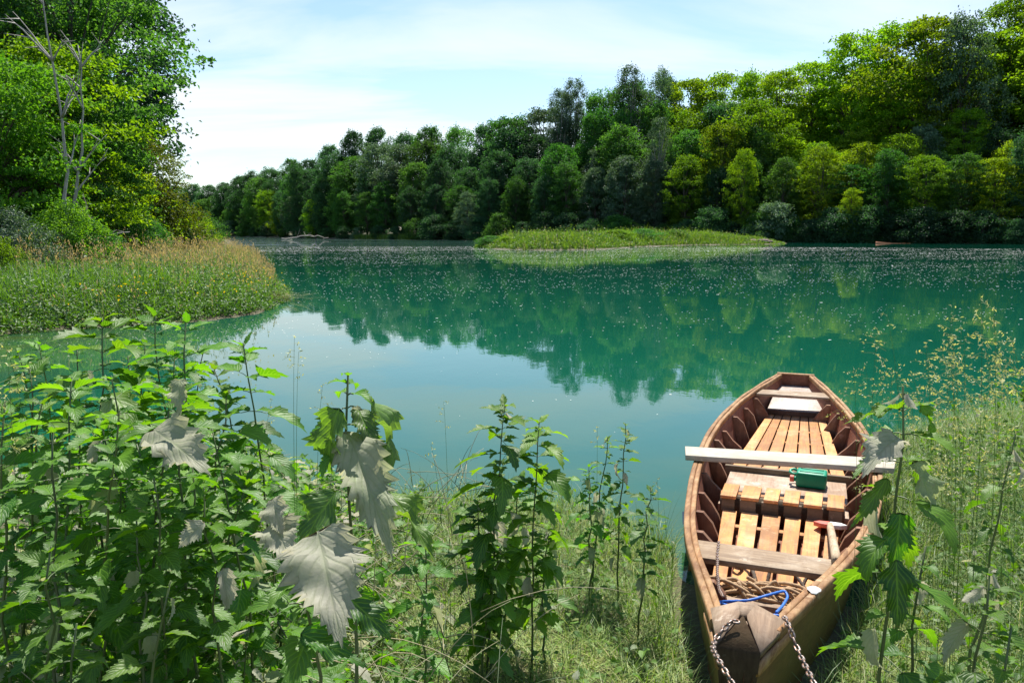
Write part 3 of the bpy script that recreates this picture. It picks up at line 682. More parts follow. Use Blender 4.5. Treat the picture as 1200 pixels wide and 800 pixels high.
# ------------------------------------------------------------------ reeds and meadow of the left bank, grass of the islet
M['reed'] = leaf_mat('reed_blades', (.040, .130, .008), (.125, .265, .020), .45, dry=(.40, .34, .18), objvar=0, gloss=.05)
M['flower_y'] = leaf_mat('yellow_flowers', (.55, .38, .01), (.75, .55, .02), .3, objvar=0, gloss=0)
M['herb'] = leaf_mat('herb_leaves', (.030, .100, .010), (.095, .215, .022), .45, dry=(.33, .30, .2), objvar=0)
def inside(poly, n, margin=0.0, bounds=None, dens=None):
    P = np.array(poly); x0, y0, x1, y1 = bounds
    X = rng.uniform(x0, x1, n*3); Y = rng.uniform(y0, y1, n*3)
    k = sdist(poly, X, Y) > margin; px = 600+F*X/Y; k &= (px > -60) & (px < 1290)
    X, Y = X[k][:n], Y[k][:n]
    return X, Y
def left_reeds():
    g = Geo()
    X, Y = inside(left_poly, 95000, .1, (-46, 15, -6, 62)); 
    keep = rng.random(len(X)) < np.clip(1.15-(Y-18)/55, .35, 1); X, Y = X[keep], Y[keep]
    n = len(X); Z = ground_h(X, Y); px = 600+F*X/Y
    sd = sdist(left_poly, X, Y); patch = wn(X, Y, .5, 6)
    wood = np.clip((Y-30)/8, 0, 1)*(px < 190)
    L = rng.uniform(.35, 1.15, n)*np.clip(.5+sd*.3, .5, 1)*(.80+.22*patch+.2*wn(X, Y, 1.6, 2))*(1-.5*wood)
    tan = np.clip((Y-23)/9+.35*patch-.2, 0, 1)*(Y < 60)*(rng.random(n) < .16)
    az = rng.uniform(0, 2*PI, n)
    blades(g, np.stack([X, Y, Z-.02], -1), az, rng.uniform(.02, .5, n), L, rng.uniform(.014, .032, n)*(1+Y/60), np.clip(rng.normal(.5, .25, n)+.2*patch, 0, 1), wilt=tan*rng.uniform(.1, .8, n), K=3, curl=rng.uniform(.1, 1.1, n))
    o = g.build('reed_grass', M['reed']); tag(o, 'green reeds and grasses covering the left bank', 'reeds', kind='stuff')
    g = Geo(); q = rng.random(n) < .75*np.clip(1.2-(Y-20)/16, .1, 1); m = int(q.sum()); P = np.stack([X[q], Y[q], Z[q]+L[q]*rng.uniform(.25, .98, m)], -1)
    cards(g, P, rng.normal(0, 1, (m, 3))*np.array([1, 1, .8]), np.array([0, 0, .7])+rng.normal(0, .6, (m, 3)), rng.uniform(.07, .17, m), rng.uniform(.025, .05, m), np.clip(rng.normal(.5, .3, m)+.25*patch[q], 0, 1), wilt=(rng.random(m) < .04)*.7)
    o = g.build('meadow_leaves', M['herb']); tag(o, 'leafy plants growing between the reeds of the left bank', 'herbs', kind='stuff')
    # feathery buff seed heads
    g = Geo(); k = rng.random(n) < np.clip((Y-19)/40, .01, .10)*(px > 20); Xs, Ys, Zs, Ls = X[k], Y[k], Z[k], L[k]+rng.uniform(.05, .45, k.sum()); m = len(Xs)
    C = np.stack([Xs, Ys, Zs+Ls], -1)
    for j in range(5):
        P = C+rng.normal(0, 1, (m, 3))*np.array([.03, .03, .07]); cards(g, P, np.array([0, 0, 1.])+rng.normal(0, .35, (m, 3)), rng.normal(0, 1, (m, 3)), rng.uniform(.05, .11, m), .026, rng.random(m))
    mm = leaf_mat('seed_heads', (.36, .27, .17), (.52, .43, .29), .35, objvar=0, gloss=0)
    blades(g, np.stack([Xs, Ys, Zs], -1), rng.uniform(0, 6.28, m), .03, Ls, .012, .8, K=2, curl=.05)
    o = g.build('reed_seed_heads', mm); tag(o, 'buff pinkish seed heads over the left bank reeds', 'seed heads', kind='stuff')
    # broadleaf herbs along the front edge
    g = Geo(); X, Y = inside(left_poly, 4200, -.15, (-16, 14, -6, 27)); sd = sdist(left_poly, X, Y); k = sd < rng.uniform(.3, 5, len(X)); X, Y = X[k], Y[k]; m = len(X)
    Z = ground_h(X, Y); hh = rng.uniform(.25, .8, m)*np.clip(.4+sdist(left_poly, X, Y)*.5, .35, 1)
    for j in range(22):
        P = np.stack([X, Y, Z], -1)+np.stack([rng.normal(0, .09, m), rng.normal(0, .09, m), hh*rng.random(m)+.02], -1)
        cards(g, P, rng.normal(0, 1, (m, 3))*np.array([1, 1, .5]), np.array([0, 0, 1.])+rng.normal(0, .5, (m, 3)), rng.uniform(.05, .11, m), rng.uniform(.02, .05, m), rng.random(m), wilt=(rng.random(m) < .04)*.7)
    o = g.build('bank_herbs', M['herb']); tag(o, 'leafy herbs along the waterline of the left bank', 'herbs', kind='stuff')
    # straw-coloured flattened stems on the point
    g = Geo(); n = 2600; a = rng.random(n); X = -14+a*7.4+rng.normal(0, .5, n); Y = np.interp(X, [-14, -10, -6.6], [17.2, 17.8, 22])+rng.normal(0, .45, n)
    blades(g, np.stack([X, Y, np.maximum(ground_h(X, Y), 0)+.05+.1*rng.random(n)], -1), rng.uniform(-.9, .6, n), rng.uniform(1.2, 1.6, n), rng.uniform(.4, .9, n), .014, rng.random(n), wilt=rng.uniform(.5, 1, n), K=3, curl=.3)
    o = g.build('flattened_straw', M['reed']); tag(o, 'flattened pale straw lying along the tip of the left bank', 'straw', kind='stuff')
    g = Geo()
    for cx, cy in [(135, 340), (262, 330), (285, 331), (300, 322), (165, 325)]:
        p = at_z(cx, cy, .95); m = 12; P = p+rng.normal(0, 1, (m, 3))*np.array([.28, .5, .10]); cards(g, P, rng.normal(0, 1, (m, 3)), np.array([0, 0, 1.])+rng.normal(0, .4, (m, 3)), .05, .035, rng.random(m))
    o = g.build('yellow_wildflowers', M['flower_y']); tag(o, 'yellow wildflower heads dotted through the left bank reeds', 'wildflowers', kind='stuff')
left_reeds()

def islet():
    g = Geo(); X, Y = inside(isl_poly, 26000, .1, (-8, 80, 52, 150)); n = len(X); Z = ground_h(X, Y); sd = sdist(isl_poly, X, Y)
    patch = .6*wn(X, Y, .25, 7)+.7*wn(X, Y*.6, .8, 3)
    L = 1.2*np.interp(600+F*X/Y, [555, 600, 780, 850, 915], [.7, 1, 1.15, .75, .3])*(1.0+.5*patch+.5*np.maximum(0, wn(X*1.3, Y*.5, 1.9, 5))**2)*np.clip(.35+sd*.22, .3, 1.15)*rng.uniform(.6, 1.3, n)
    blades(g, np.stack([X, Y, Z], -1), rng.uniform(0, 6.28, n), rng.uniform(.05, .4, n), L, rng.uniform(.06, .12, n), np.clip(rng.normal(.5, .25, n)+.3*patch, 0, 1), wilt=(rng.random(n) < .08)*.6, K=2, curl=rng.uniform(.1, 1, n))
    C = np.stack([X, Y, Z+L*rng.uniform(.3, .95, n)], -1)
    cards(g, C, rng.normal(0, 1, (n, 3)), np.array([0, 0, 1.])+rng.normal(0, .5, (n, 3)), rng.uniform(.15, .34, n), .14, rng.random(n), wilt=(rng.random(n) < .05)*.7)
    o = g.build('islet_grass', M['islet']); tag(o, 'bright green grass and herbs covering the low islet', 'grass', kind='stuff')
    # green strip at the foot of the far trees
    g = Geo(); n = 5000; px = rng.uniform(415, 482, n); off = rng.uniform(0, 3.5, n); D = shoreD(px)-1+off; X = (px-600)/F*D
    blades(g, np.stack([X, D, np.maximum(ground_h(X, D), 0)], -1), rng.uniform(0, 6.28, n), .2, rng.uniform(.5, 1.6, n), .12, rng.random(n), K=2, curl=.6)
    o = g.build('shore_grass', M['islet']); tag(o, 'strip of green grass at the foot of the far trees', 'grass', kind='stuff')
M['islet'] = leaf_mat('islet_grass', (.055, .145, .010), (.15, .27, .022), .45, dry=(.4, .32, .18), objvar=0)
islet()
for _i, (_px, _y, _h, _m, _lab) in enumerate([(575, 98, 1.9, 'mid_leaf', "rounded green bush at the islet's left tip"), (596, 94, 1.5, 'yellow_leaf', "pale bush second from the islet's left tip"), (622, 96, 1.4, 'mid_leaf', "low green bush third from the islet's left tip"), (655, 100, 1.9, 'yellow_leaf', 'light bush a third of the way along the islet'), (690, 103, 2.3, 'mid_leaf', 'green bush just left of the islet middle'), (722, 108, 2.6, 'yellow_leaf', 'bright bush on the highest part of the islet'), (752, 114, 2.8, 'mid_leaf', 'green bush just right of the islet middle'), (790, 122, 2.6, 'mid_leaf', 'wide green bush on the right half of the islet'), (822, 126, 2.2, 'yellow_leaf', "bright bush third from the islet's right tip"), (846, 129, 1.7, 'mid_leaf', "low bush near the rocks at the islet's right tip")]):
    _x = (_px-600)/F*_y; _e = empty('shrub', (_x, _y, gh(_x, _y)-.1), rng.uniform(0, 6)); _s = _h*.72/6; _e.scale = (_s*2.4, _s*1.8, _s)
    link('trunk', FAR['shrub'][_i % 2][0], _e); _c = link('crown', FAR['shrub'][_i % 2][1], _e); _c.material_slots[0].link = 'OBJECT'; _c.material_slots[0].material = M[_m]
    tag(_e, _lab, 'shrub', 'shrubs on the islet')
def rocks():
    m = plain('river_rock', (.17, .13, .10), .9, vary=.5, scale=3, bump=.6)
    names = ['large tan rock nearest the grassy end of the islet', 'low tan rock second along from the islet grass', 'middle rock of the row off the islet', 'flat pinkish rock fourth along from the islet grass', 'small end rock of the row off the islet']
    for i, px in enumerate((874, 881, 888, 894, 900)):
        y = 128+rng.uniform(-1, 1); x = (px-600)/F*y; s = rng.uniform(.35, .65)
        g = Geo(); nu, nv = 10, 7; V = []
        for a in range(nv):
            for b in range(nu):
                th = PI*a/(nv-1); ph = 2*PI*b/nu; q = s*(1+.25*math.sin(3*ph+i)*math.sin(2*th)+.1*rng.normal())
                V.append((q*1.3*math.sin(th)*math.cos(ph), q*math.sin(th)*math.sin(ph), q*.65*math.cos(th)))
        Q = [[a*nu+b, (a+1)*nu+b, (a+1)*nu+(b+1) % nu, a*nu+(b+1) % nu] for a in range(nv-1) for b in range(nu)]
        g.add(V, Q); o = g.build('rock', m); o.location = (x, y, gh(x, y)+.25); tag(o, names[i], 'rock', "rocks at the islet's right tip")
rocks()
exec_boat = None
# ------------------------------------------------------------------ THE BOAT
M['rim'] = wood_mat('worn_rim_wood', (.37, .20, .085), (.16, .075, .03), (.49, .34, .18), stain=.6, rough=.7)
M['hull'] = wood_mat('hull_planks', (.22, .10, .035), (.07, .035, .014), (.24, .13, .05), moss=(.085, .080, .012), rough=.6)
M['inner'] = wood_mat('inner_planks', (.27, .09, .045), (.13, .045, .025), (.36, .17, .10), rough=.7)
M['rib'] = wood_mat('rib_wood', (.24, .11, .06), (.12, .055, .03), (.36, .22, .14), along='z', rough=.7)
M['slat'] = wood_mat('orange_floor_slats', (.66, .29, .09), (.34, .17, .08), (.72, .47, .27), stain=.5, rough=.7, spec=.2)
M['greyfloor'] = wood_mat('worn_grey_floor', (.42, .30, .21), (.26, .17, .11), (.55, .46, .38), rough=.6, stain=.8)
M['step_face'] = wood_mat('shaded_riser', (.20, .15, .10), (.11, .08, .05), (.28, .22, .16), along='x', rough=.8)  # shade of the upright viewer-facing boards put into this grey
M['thwart'] = wood_mat('weathered_thwart', (.33, .24, .15), (.18, .12, .075), (.52, .45, .35), along='x', stain=.6, rough=.7)
M['grey_plank'] = wood_mat('bleached_plank', (.46, .42, .34), (.34, .30, .23), (.58, .55, .48), along='x', stain=.5, rough=.8)
M['deck'] = wood_mat('bow_deck_wood', (.30, .21, .14), (.18, .12, .08), (.40, .32, .24), stain=.7, rough=.75)
M['stern_panel'] = wood_mat('sky_sheen_stern_panel', (.40, .32, .27), (.27, .20, .16), (.52, .45, .42), rough=.45, stain=.7, spec=.6)  # pale tone puts the sky's reflection into the panel colour

BW = [(0, .062), (.3, .135), (.6, .215), (1, .325), (1.5, .43), (2, .505), (2.5, .56), (3, .59), (3.5, .60), (4, .58), (4.5, .525), (5, .45), (5.5, .35), (6, .235), (6.25, .175)]
BZ = [(0, .55), (.5, .51), (1, .46), (1.7, .39), (2.4, .355), (3.6, .35), (4.7, .37), (6.25, .41)]
BC = [(0, 0), (1, .01), (2, .035), (3, .035), (4, .02), (5, 0), (6.25, 0)]
BB = [(0, .30), (.4, .16), (1, .02), (1.6, -.06), (5, -.06), (5.7, .05), (6.25, .22)]
_sp = np.linspace(0, 6.25, 126)
def _smooth(tab, k=9):
    v = np.interp(_sp, [a for a, _ in tab], [b for _, b in tab]); p = np.pad(v, k, mode='reflect', reflect_type='odd'); w = np.hanning(2*k+1); w /= w.sum()
    return np.convolve(p, w, 'valid')
_W, _Z, _C, _B = map(_smooth, (BW, BZ, BC, BB))
bw = lambda s: np.interp(s, _sp, _W); bz = lambda s: np.interp(s, _sp, _Z); bc = lambda s: np.interp(s, _sp, _C); bb = lambda s: np.interp(s, _sp, _B)
def bbw(s): return bw(s)*(.88) - .05*np.clip(bw(s)/.5, 0, 1)     # half width at the chine
def hull_w(s, z):                                                   # outer half width at height z
    t = np.clip((z-bb(s))/(bz(s)-bb(s)), 0, 1); t = t**.8
    return bbw(s)+(bw(s)-bbw(s))*t
BO = (.735, 2.426); BA = math.radians(21.1)
def boat():
    root = empty('rowing_boat', (BO[0], BO[1], 0), -BA)
    tag(root, 'long brown wooden rowing boat with orange slatted floor, bow moored on the grass', 'boat')
    s = _sp; th = .026
    for sg in (-1, 1):       # side planks
        g = Geo(); V = []; nz = 7
        for a in range(nz):
            z = bb(s)+(bz(s)-.002-bb(s))*a/(nz-1); w = hull_w(s, z); V.append(np.stack([bc(s)+sg*(w-.012), s, z], -1))
        for a in range(nz-1, -1, -1):
            z = bb(s)+(bz(s)-.002-bb(s))*a/(nz-1); w = hull_w(s, z)-th-.012; V.append(np.stack([bc(s)+sg*w, s, z], -1))
        V = np.stack(V, 1); k = V.shape[1]; n = len(s)
        i = np.arange(n-1)[:, None]*k; j = np.arange(k)[None]; j2 = (j+1) % k
        Q = np.stack([i+j, i+j2, i+k+j2, i+k+j], -1).reshape(-1, 4); m = np.broadcast_to((j >= nz-1).astype(int), (n-1, k)).ravel()
        if sg > 0: Q = Q[:, ::-1]
        g.add(V.reshape(-1, 3), Q[m == 0], m=0); g.add(V.reshape(-1, 3), Q[m == 1], m=1)
        g.build('side_plank', [M['hull'], M['inner']], root, smooth=True)
        # gunwale: outer rail and inner rail with a seam between
        _all = s; s = _sp[_sp > .17]; n = len(s)
        g = Geo()
        for (a0, a1, hz, rr) in ((.0, .030, .012, .35), (.0325, .060, .008, .6)):
            o0 = bw(s)+.006-a0; o1 = bw(s)+.006-np.minimum(a1, bw(s)-.005); zt = bz(s)+hz+.0025*np.sin(s*9+a0*80)
            V = np.stack([np.stack([bc(s)+sg*o0, s, zt-.042], -1), np.stack([bc(s)+sg*o0, s, zt-.004], -1), np.stack([bc(s)+sg*(o0-.005), s, zt], -1), np.stack([bc(s)+sg*(o1+.004), s, zt], -1), np.stack([bc(s)+sg*o1, s, zt-.004], -1), np.stack([bc(s)+sg*o1, s, zt-.042], -1)], 1)
            k = 6; i = np.arange(n-1)[:, None]*k; j = np.arange(k)[None]; j2 = (j+1) % k
            Q = np.stack([i+j, i+j2, i+k+j2, i+k+j], -1).reshape(-1, 4)
            if sg > 0: Q = Q[:, ::-1]
            g.add(V.reshape(-1, 3), Q, rnd=rr)
            g.add(V[0], None, [[0, 1, 2], [0, 2, 3], [0, 3, 4], [0, 4, 5]], rnd=rr); g.add(V[-1], None, [[0, 1, 2], [0, 2, 3], [0, 3, 4], [0, 4, 5]], rnd=rr)
        g.build('gunwale', M['rim'], root)
        s = _all[_all < .36]; n = len(s); g = Geo(); wo_ = bw(s)-.004
        V = np.stack([np.stack([bc(s)+sg*wo_, s, bz(s)-.075], -1), np.stack([bc(s)+sg*(wo_+.012), s, bz(s)-.07], -1), np.stack([bc(s)+sg*(wo_+.014), s, bz(s)-.028], -1), np.stack([bc(s)+sg*wo_, s, bz(s)-.022], -1)], 1)
        i = np.arange(n-1)[:, None]*4; j = np.arange(4)[None]; Q = np.stack([i+j, i+(j+1) % 4, i+4+(j+1) % 4, i+4+j], -1).reshape(-1, 4)
        g.add(V.reshape(-1, 3), np.concatenate([Q, [[3, 2, 1, 0], [len(s)*4-4, len(s)*4-3, len(s)*4-2, len(s)*4-1]]]), rnd=.8); g.build('bow_band', M['rim'], root); s = _all; n = len(s)
    # bottom
    g = Geo(); V = np.stack([np.stack([bc(s)-bbw(s)+.006, s, bb(s)], -1), np.stack([bc(s)+bbw(s)-.006, s, bb(s)], -1), np.stack([bc(s)+bbw(s)-.03, s, np.maximum(bb(s)+.03, .025)], -1), np.stack([bc(s)-bbw(s)+.03, s, np.maximum(bb(s)+.03, .025)], -1)], 1)
    i = np.arange(len(s)-1)[:, None]*4; j = np.arange(4)[None]; j2 = (j+1) % 4
    g.add(V.reshape(-1, 3), np.stack([i+j, i+j2, i+4+j2, i+4+j], -1).reshape(-1, 4)); g.build('bottom_planks', M['inner'], root)
    # transom
    def cross(sv, zt, zb, t, mat, name, dz=0):
        g = Geo(); a = float(hull_w(sv, zt))-.02; b = float(hull_w(sv, zb))-.02; c = float(bc(sv))
        prism(g, [(c-b, sv, zb), (c+b, sv, zb), (c+a, sv+dz, zt), (c-a, sv+dz, zt)], [(c-b, sv+t, zb), (c+b, sv+t, zb), (c+a, sv+t+dz, zt), (c-a, sv+t+dz, zt)]); return g.build(name, mat, root, bevel=.003)
    cross(6.215, .415, .2, .035, M['inner'], 'transom')
    g = Geo(); box(g, -.185, .185, 6.205, 6.262, .412, .428, .5); g.build('transom_cap', M['rim'], root, bevel=.004)
    # stem: peaked front board coloured dark for its shade and a two-plane deck
    wl, wr = -.066, .066
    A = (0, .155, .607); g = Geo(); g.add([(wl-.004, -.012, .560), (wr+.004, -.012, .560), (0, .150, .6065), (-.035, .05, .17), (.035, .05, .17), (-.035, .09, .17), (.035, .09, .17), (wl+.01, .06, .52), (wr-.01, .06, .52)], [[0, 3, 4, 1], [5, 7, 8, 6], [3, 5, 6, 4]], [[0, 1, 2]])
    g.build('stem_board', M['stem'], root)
    g = Geo(); zt = .568
    DR = [(wr+.002, .0, .562), (.145, .30, .535), (.03, .31, .578), (.012, .155, .607)]; DL = [(-.012, .155, .607), (-.03, .31, .578), (-.125, .29, .545), (wl-.002, .0, .565)]
    for P in (DR, DL): prism(g, [(x, y, z-.022) for x, y, z in P], P, rnd=.4 if P is DR else .6)
    prism(g, [(.012, .155, .585), (.03, .31, .556), (-.03, .31, .556), (-.012, .155, .585)], [(.012, .155, .607), (.03, .31, .578), (-.03, .31, .578), (-.012, .155, .607)], rnd=.5)
    g.build('bow_deck', M['deck'], root)
    # ribs
    for sv in (.75, 1.62, 1.98, 2.36, 2.78, 3.20, 3.62, 4.02, 4.44, 4.86, 5.26):
        for sg in (-1, 1):
            t = .034; zb = max(.03, float(bb(sv))+.025); zt = float(bz(sv))-.055; zm = zt-.05
            q1 = rng.uniform(.8, 1.3); q2 = rng.uniform(-.02, .012); zt += q2; zm += q2-rng.uniform(0, .02); sv += rng.uniform(-.03, .03)
            def P(sv, off=0): 
                c = float(bc(sv)); h = lambda z, d: c+sg*(float(hull_w(sv, z))-.038-d)
                return [(h(zb, -.0), sv+off, zb), (h(zm, 0), sv+off, zm), (h(zt, 0), sv+off, zt), (h(zt, .035*q1), sv+off, zt), (h(zm, .07*q1), sv+off, zm), (h(.16, .11+.02*math.sin(sv*5)), sv+off, .16), (h(zb, .11), sv+off, zb)]
            a = P(sv); b = [(x, sv+t, z) for x, _, z in a]
            g = Geo(); prism(g, a, b, rnd=rng.random()); g.build('rib', M['rib'], root, bevel=.003)
    # slatted floors
    def slats(name, s0, s1, w0, w1, z, n, t=.016, gap=.012, mat='slat', c0=.035, c1=.035, lenv=.0):
        g = Geo()
        ws = rng.uniform(.85, 1.15, n); e = np.concatenate([[0], np.cumsum(ws)])/ws.sum()
        for k in range(n):
            a, b = e[k]*2-1, e[k+1]*2-1
            x0a, x0b = c0+w0*a+gap/2, c0+w0*b-gap/2; x1a, x1b = c1+w1*a+gap/2*w1/w0, c1+w1*b-gap/2*w1/w0
            j = rng.uniform(-lenv, lenv); zz = z+rng.uniform(-.0015, .0015)
            prism(g, [(x0a, s0+j, zz-t), (x0b, s0+j, zz-t), (x1b, s1, zz-t), (x1a, s1, zz-t)], [(x0a, s0+j, zz), (x0b, s0+j, zz), (x1b, s1, zz), (x1a, s1, zz)], rnd=rng.random())
        for q in np.arange(s0+.12, s1, .42):      # battens underneath
            w = np.interp(q, [s0, s1], [w0, w1]); box(g, c0-w+.005, c0+w-.005, q, q+.05, z-.04, z-t-.002, .2)
        return g.build(name, M[mat], root, bevel=.0025)
    slats('floor_slats', 3.46, 5.40, .405, .262, .155, 7, gap=.014, c0=.035, c1=.040)
    slats('floor_slats', 1.26, 2.455, .285, .355, .17, 6, gap=.022, c0=.035, c1=.03, lenv=.03)
    slats('step_slats', 2.465, 2.72, .375, .38, .26, 6, t=.020, gap=.028, c0=.03, c1=.035)
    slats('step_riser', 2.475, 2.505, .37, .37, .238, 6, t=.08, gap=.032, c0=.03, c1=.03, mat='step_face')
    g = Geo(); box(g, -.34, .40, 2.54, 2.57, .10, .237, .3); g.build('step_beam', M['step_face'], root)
    g = Geo(); box(g, -.36, .43, 2.62, 3.38, .10, .15, .5); g.build('floor_panel', M['greyfloor'], root, bevel=.003)
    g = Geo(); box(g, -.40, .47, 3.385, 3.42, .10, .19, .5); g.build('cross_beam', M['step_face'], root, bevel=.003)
    # stern panel with dark front edge, stern thwart
    g = Geo(); prism(g, [(-.225, 5.44, .16), (.305, 5.44, .16), (.20, 6.19, .28), (-.17, 6.19, .28)], [(-.225, 5.44, .20), (.305, 5.44, .20), (.20, 6.19, .305), (-.17, 6.19, .305)]); g.build('stern_panel', M['stern_panel'], root, bevel=.003)
    g = Geo(); box(g, -.25, .32, 5.405, 5.435, .12, .195, .3); g.build('panel_riser', M['rib'], root)
    g = Geo(); prism(g, [(-.325, 5.30, .345), (.365, 5.33, .345), (.31, 5.56, .345), (-.29, 5.53, .345)], [(-.325, 5.30, .37), (.365, 5.33, .37), (.31, 5.56, .37), (-.29, 5.53, .37)]); g.build('stern_thwart', M['thwart'], root, bevel=.003)
    # bow thwart
    g = Geo(); prism(g, [(-.325, 1.155, .345), (.31, 1.16, .345), (.315, 1.355, .345), (-.345, 1.375, .345)], [(-.325, 1.155, .373), (.31, 1.16, .373), (.315, 1.355, .373), (-.345, 1.375, .373)]); g.build('bow_thwart', M['thwart'], root, bevel=.003)
    for x in (-.30, .30):   # cleats carrying the bow thwart
        g = Geo(); box(g, x-.02 if x > 0 else x-.03, x+.03 if x > 0 else x+.02, 1.15, 1.38, .30, .343, .4); g.build('thwart_cleat', M['rib'], root)
    # bow bulkhead boards under the ropes
    g = Geo(); box(g, -.215, .23, .955, .995, .12, .275, .6); box(g, -.20, .22, .87, .9, .10, .22, .3); g.build('bow_bulkhead', M['deck'], root, bevel=.003)
    # pale paint dab and oarlock blocks
    g = Geo(); pts = [(math.cos(a)*.026*(1+.25*math.sin(3*a)), math.sin(a)*.035*(1+.2*math.cos(4*a)), 0) for a in np.arange(10)*2*PI/10]
    c = (float(bc(.66)+bw(.66))-.012, .66, float(bz(.66))+.0165); prism(g, [(c[0]+p[0], c[1]+p[1], c[2]) for p in pts], [(c[0]+p[0], c[1]+p[1], c[2]+.002) for p in pts]); g.build('paint_mark', M['white'], root)
    return root
M['stem'] = wood_mat('shaded_stem_wood', (.085, .055, .032), (.05, .032, .018), (.12, .09, .05), along='z', moss=(.03, .03, .010), rough=.9, spec=.1)  # dark wood and moss tones hold the shade of the sun-averted bow face
M['white'] = plain('white_paint', (.75, .75, .72), .6, vary=.1)
M['red'] = plain('faded_red_paint', (.62, .13, .09), .55, vary=.2)
BOAT = boat()
_c, _s = math.cos(-BA), math.sin(-BA)
def b2w(x, y, z): return np.array([BO[0]+x*_c-y*_s, BO[1]+x*_s+y*_c, z])

# loose plank across the gunwales
e = empty('plank', b2w(.04, 2.92, .372), -BA); g = Geo(); z0, z1 = .0, .036
pl = [(-.60, 2.77), (.69, 2.94), (.72, 3.18), (-.64, 3.0)]
prism(g, [(x-.04, y-2.92, z0) for x, y in pl], [(x-.04, y-2.92, z1) for x, y in pl]); o = g.build('plank', M['grey_plank'], bevel=.003)
o.location = e.location; o.rotation_euler = e.rotation_euler; bpy.data.objects.remove(e); o.name = 'plank'
tag(o, 'bleached grey plank laid right across the boat and sticking out past its sides', 'plank')

# jerrycan lying on the grey floor panel
def jerrycan():
    e = empty('jerrycan', b2w(.18, 3.22, .153), -BA-.06); e.scale = (.9, .9, .92); M['green'] = plain('green_plastic', (.0, .24, .13), .45, vary=.3, scale=14, bump=.05)
    g = Geo(); box(g, -.085, .135, -.085, .085, .0, .115, .5); o = g.build('can_body', M['green'], e); b = o.modifiers.new('bevel', 'BEVEL'); b.width = .02; b.segments = 4
    g = Geo(); box(g, -.06, .11, -.055, -.035, .112, .121); box(g, -.06, .11, .03, .05, .112, .121); o = g.build('can_rib', M['green'], e, bevel=.004)
    g = Geo(); t = np.linspace(0, 1, 9)[:, None]; P = np.concatenate([[(-.07, .065, .085)], [(-.115, .066, .095)], [(-.135, .05, .09)], [(-.135, .01, .085)], [(-.11, -.015, .08)], [(-.075, -.02, .08)]]); tube(g, P, .011, 8); g.build('handle', M['green'], e, smooth=True)
    g = Geo(); tube(g, [(-.08, -.055, .055), (-.10, -.055, .055)], .02, 12); g.build('neck', M['green'], e)
    g = Geo(); tube(g, [(-.098, -.055, .055), (-.128, -.055, .055)], .025, 14); g.build('cap', M['red'], e, bevel=.002)
    tag(e, 'green plastic jerrycan with a red cap lying on its side in the boat', 'jerrycan')
jerrycan()

def paddle():
    A = np.array([.325, 1.28, .395]); B = np.array([.315, 2.30, .205])
    e = empty('paddle', b2w(*A), -BA); g = Geo(); d = B-A
    P = A[None]*0+d*np.linspace(0, 1, 10)[:, None]; tube(g, P, np.linspace(.023, .020, 10), 10); g.build('shaft', M['pad_wood'], e, smooth=True)
    u = d/np.linalg.norm(d)
    bl = [(-.085, .0), (-.075, -.05), (-.03, -.085), (0.0, -.09), (.0, .09), (-.085, .06)]
    for sg, nm, mt in ((-1, 'red_blade_half', M['red']), (1, 'white_blade_half', M['white'])):
        pts = [(0, -.055), (sg*.055, -.045), (sg*.092, .0), (sg*.06, .06), (0, .065)]
        b = [d+np.array([x, 0, 0])+u*y+np.array([0, 0, -.012]) for x, y in pts]; t = [p+np.array([0, 0, .026]) for p in b]
        if sg < 0: b, t = b[::-1], t[::-1]
        g = Geo(); prism(g, b, t); g.build(nm, mt, e, bevel=.003)
    tag(e, 'short wooden paddle with a red and white blade lying in the boat', 'paddle')
M['pad_wood'] = wood_mat('paddle_wood', (.50, .40, .27), (.30, .21, .13), (.62, .54, .42), rough=.75)
paddle()

# ropes
M['rope'] = plain('hemp_rope', (.38, .25, .14), .9, vary=.5, scale=160, bump=.8)
M['blue'] = plain('blue_nylon_rope', (.02, .13, .48), .5, vary=.4, scale=150, bump=.5)
M['dark_rope'] = plain('tarred_rope', (.10, .075, .055), .9, vary=.5, scale=160, bump=.8)
def rope_obj(name, paths, rad, mat, label, cat, org):
    g = Geo(); o3 = b2w(*org)
    for P in paths:
        P = np.array(P, float); t = np.linspace(0, 1, len(P)); tt = np.linspace(0, 1, len(P)*7)
        # Catmull-like smoothing through cubic blending
        Q = np.column_stack([np.interp(tt, t, P[:, i]) for i in range(3)])
        for _ in range(5): Q[1:-1] = (Q[:-2]+2*Q[1:-1]+Q[2:])/4
        Q[:, 0] = np.clip(Q[:, 0], -.26, .27)
        tube(g, Q-np.array(org), rad*(1+.12*np.sin(np.arange(len(Q))*2.4)), 6)
    o = g.build(name, mat, smooth=True); o.location = o3; o.rotation_euler = (0, 0, -BA); tag(o, label, cat)
paths = []
r2 = np.random.default_rng(4)
for k in range(12):
    c = np.array([r2.uniform(-.12, .14), r2.uniform(1.04, 1.12), r2.uniform(.22, .30)]); a0 = r2.uniform(0, 6); ra = r2.uniform(.06, .17)
    paths.append([c+np.array([ra*math.cos(a0+t*.7), .35*ra*math.sin(a0+t*.7)+r2.normal(0, .01), .04*math.sin(t*1.3+k)+r2.normal(0, .012)]) for t in range(9)])
for k in range(5):
    z = .245+.016*k; paths.append([(-.21+.05*t, 1.01+.02*k+.012*math.sin(t*1.9+k), z+.014*math.sin(t*2.3+k)) for t in range(9)])
rope_obj('rope_coil', paths, .0085, M['rope'], 'tangled heap of brown hemp rope behind the bow thwart', 'rope', (0, 1.05, .2))
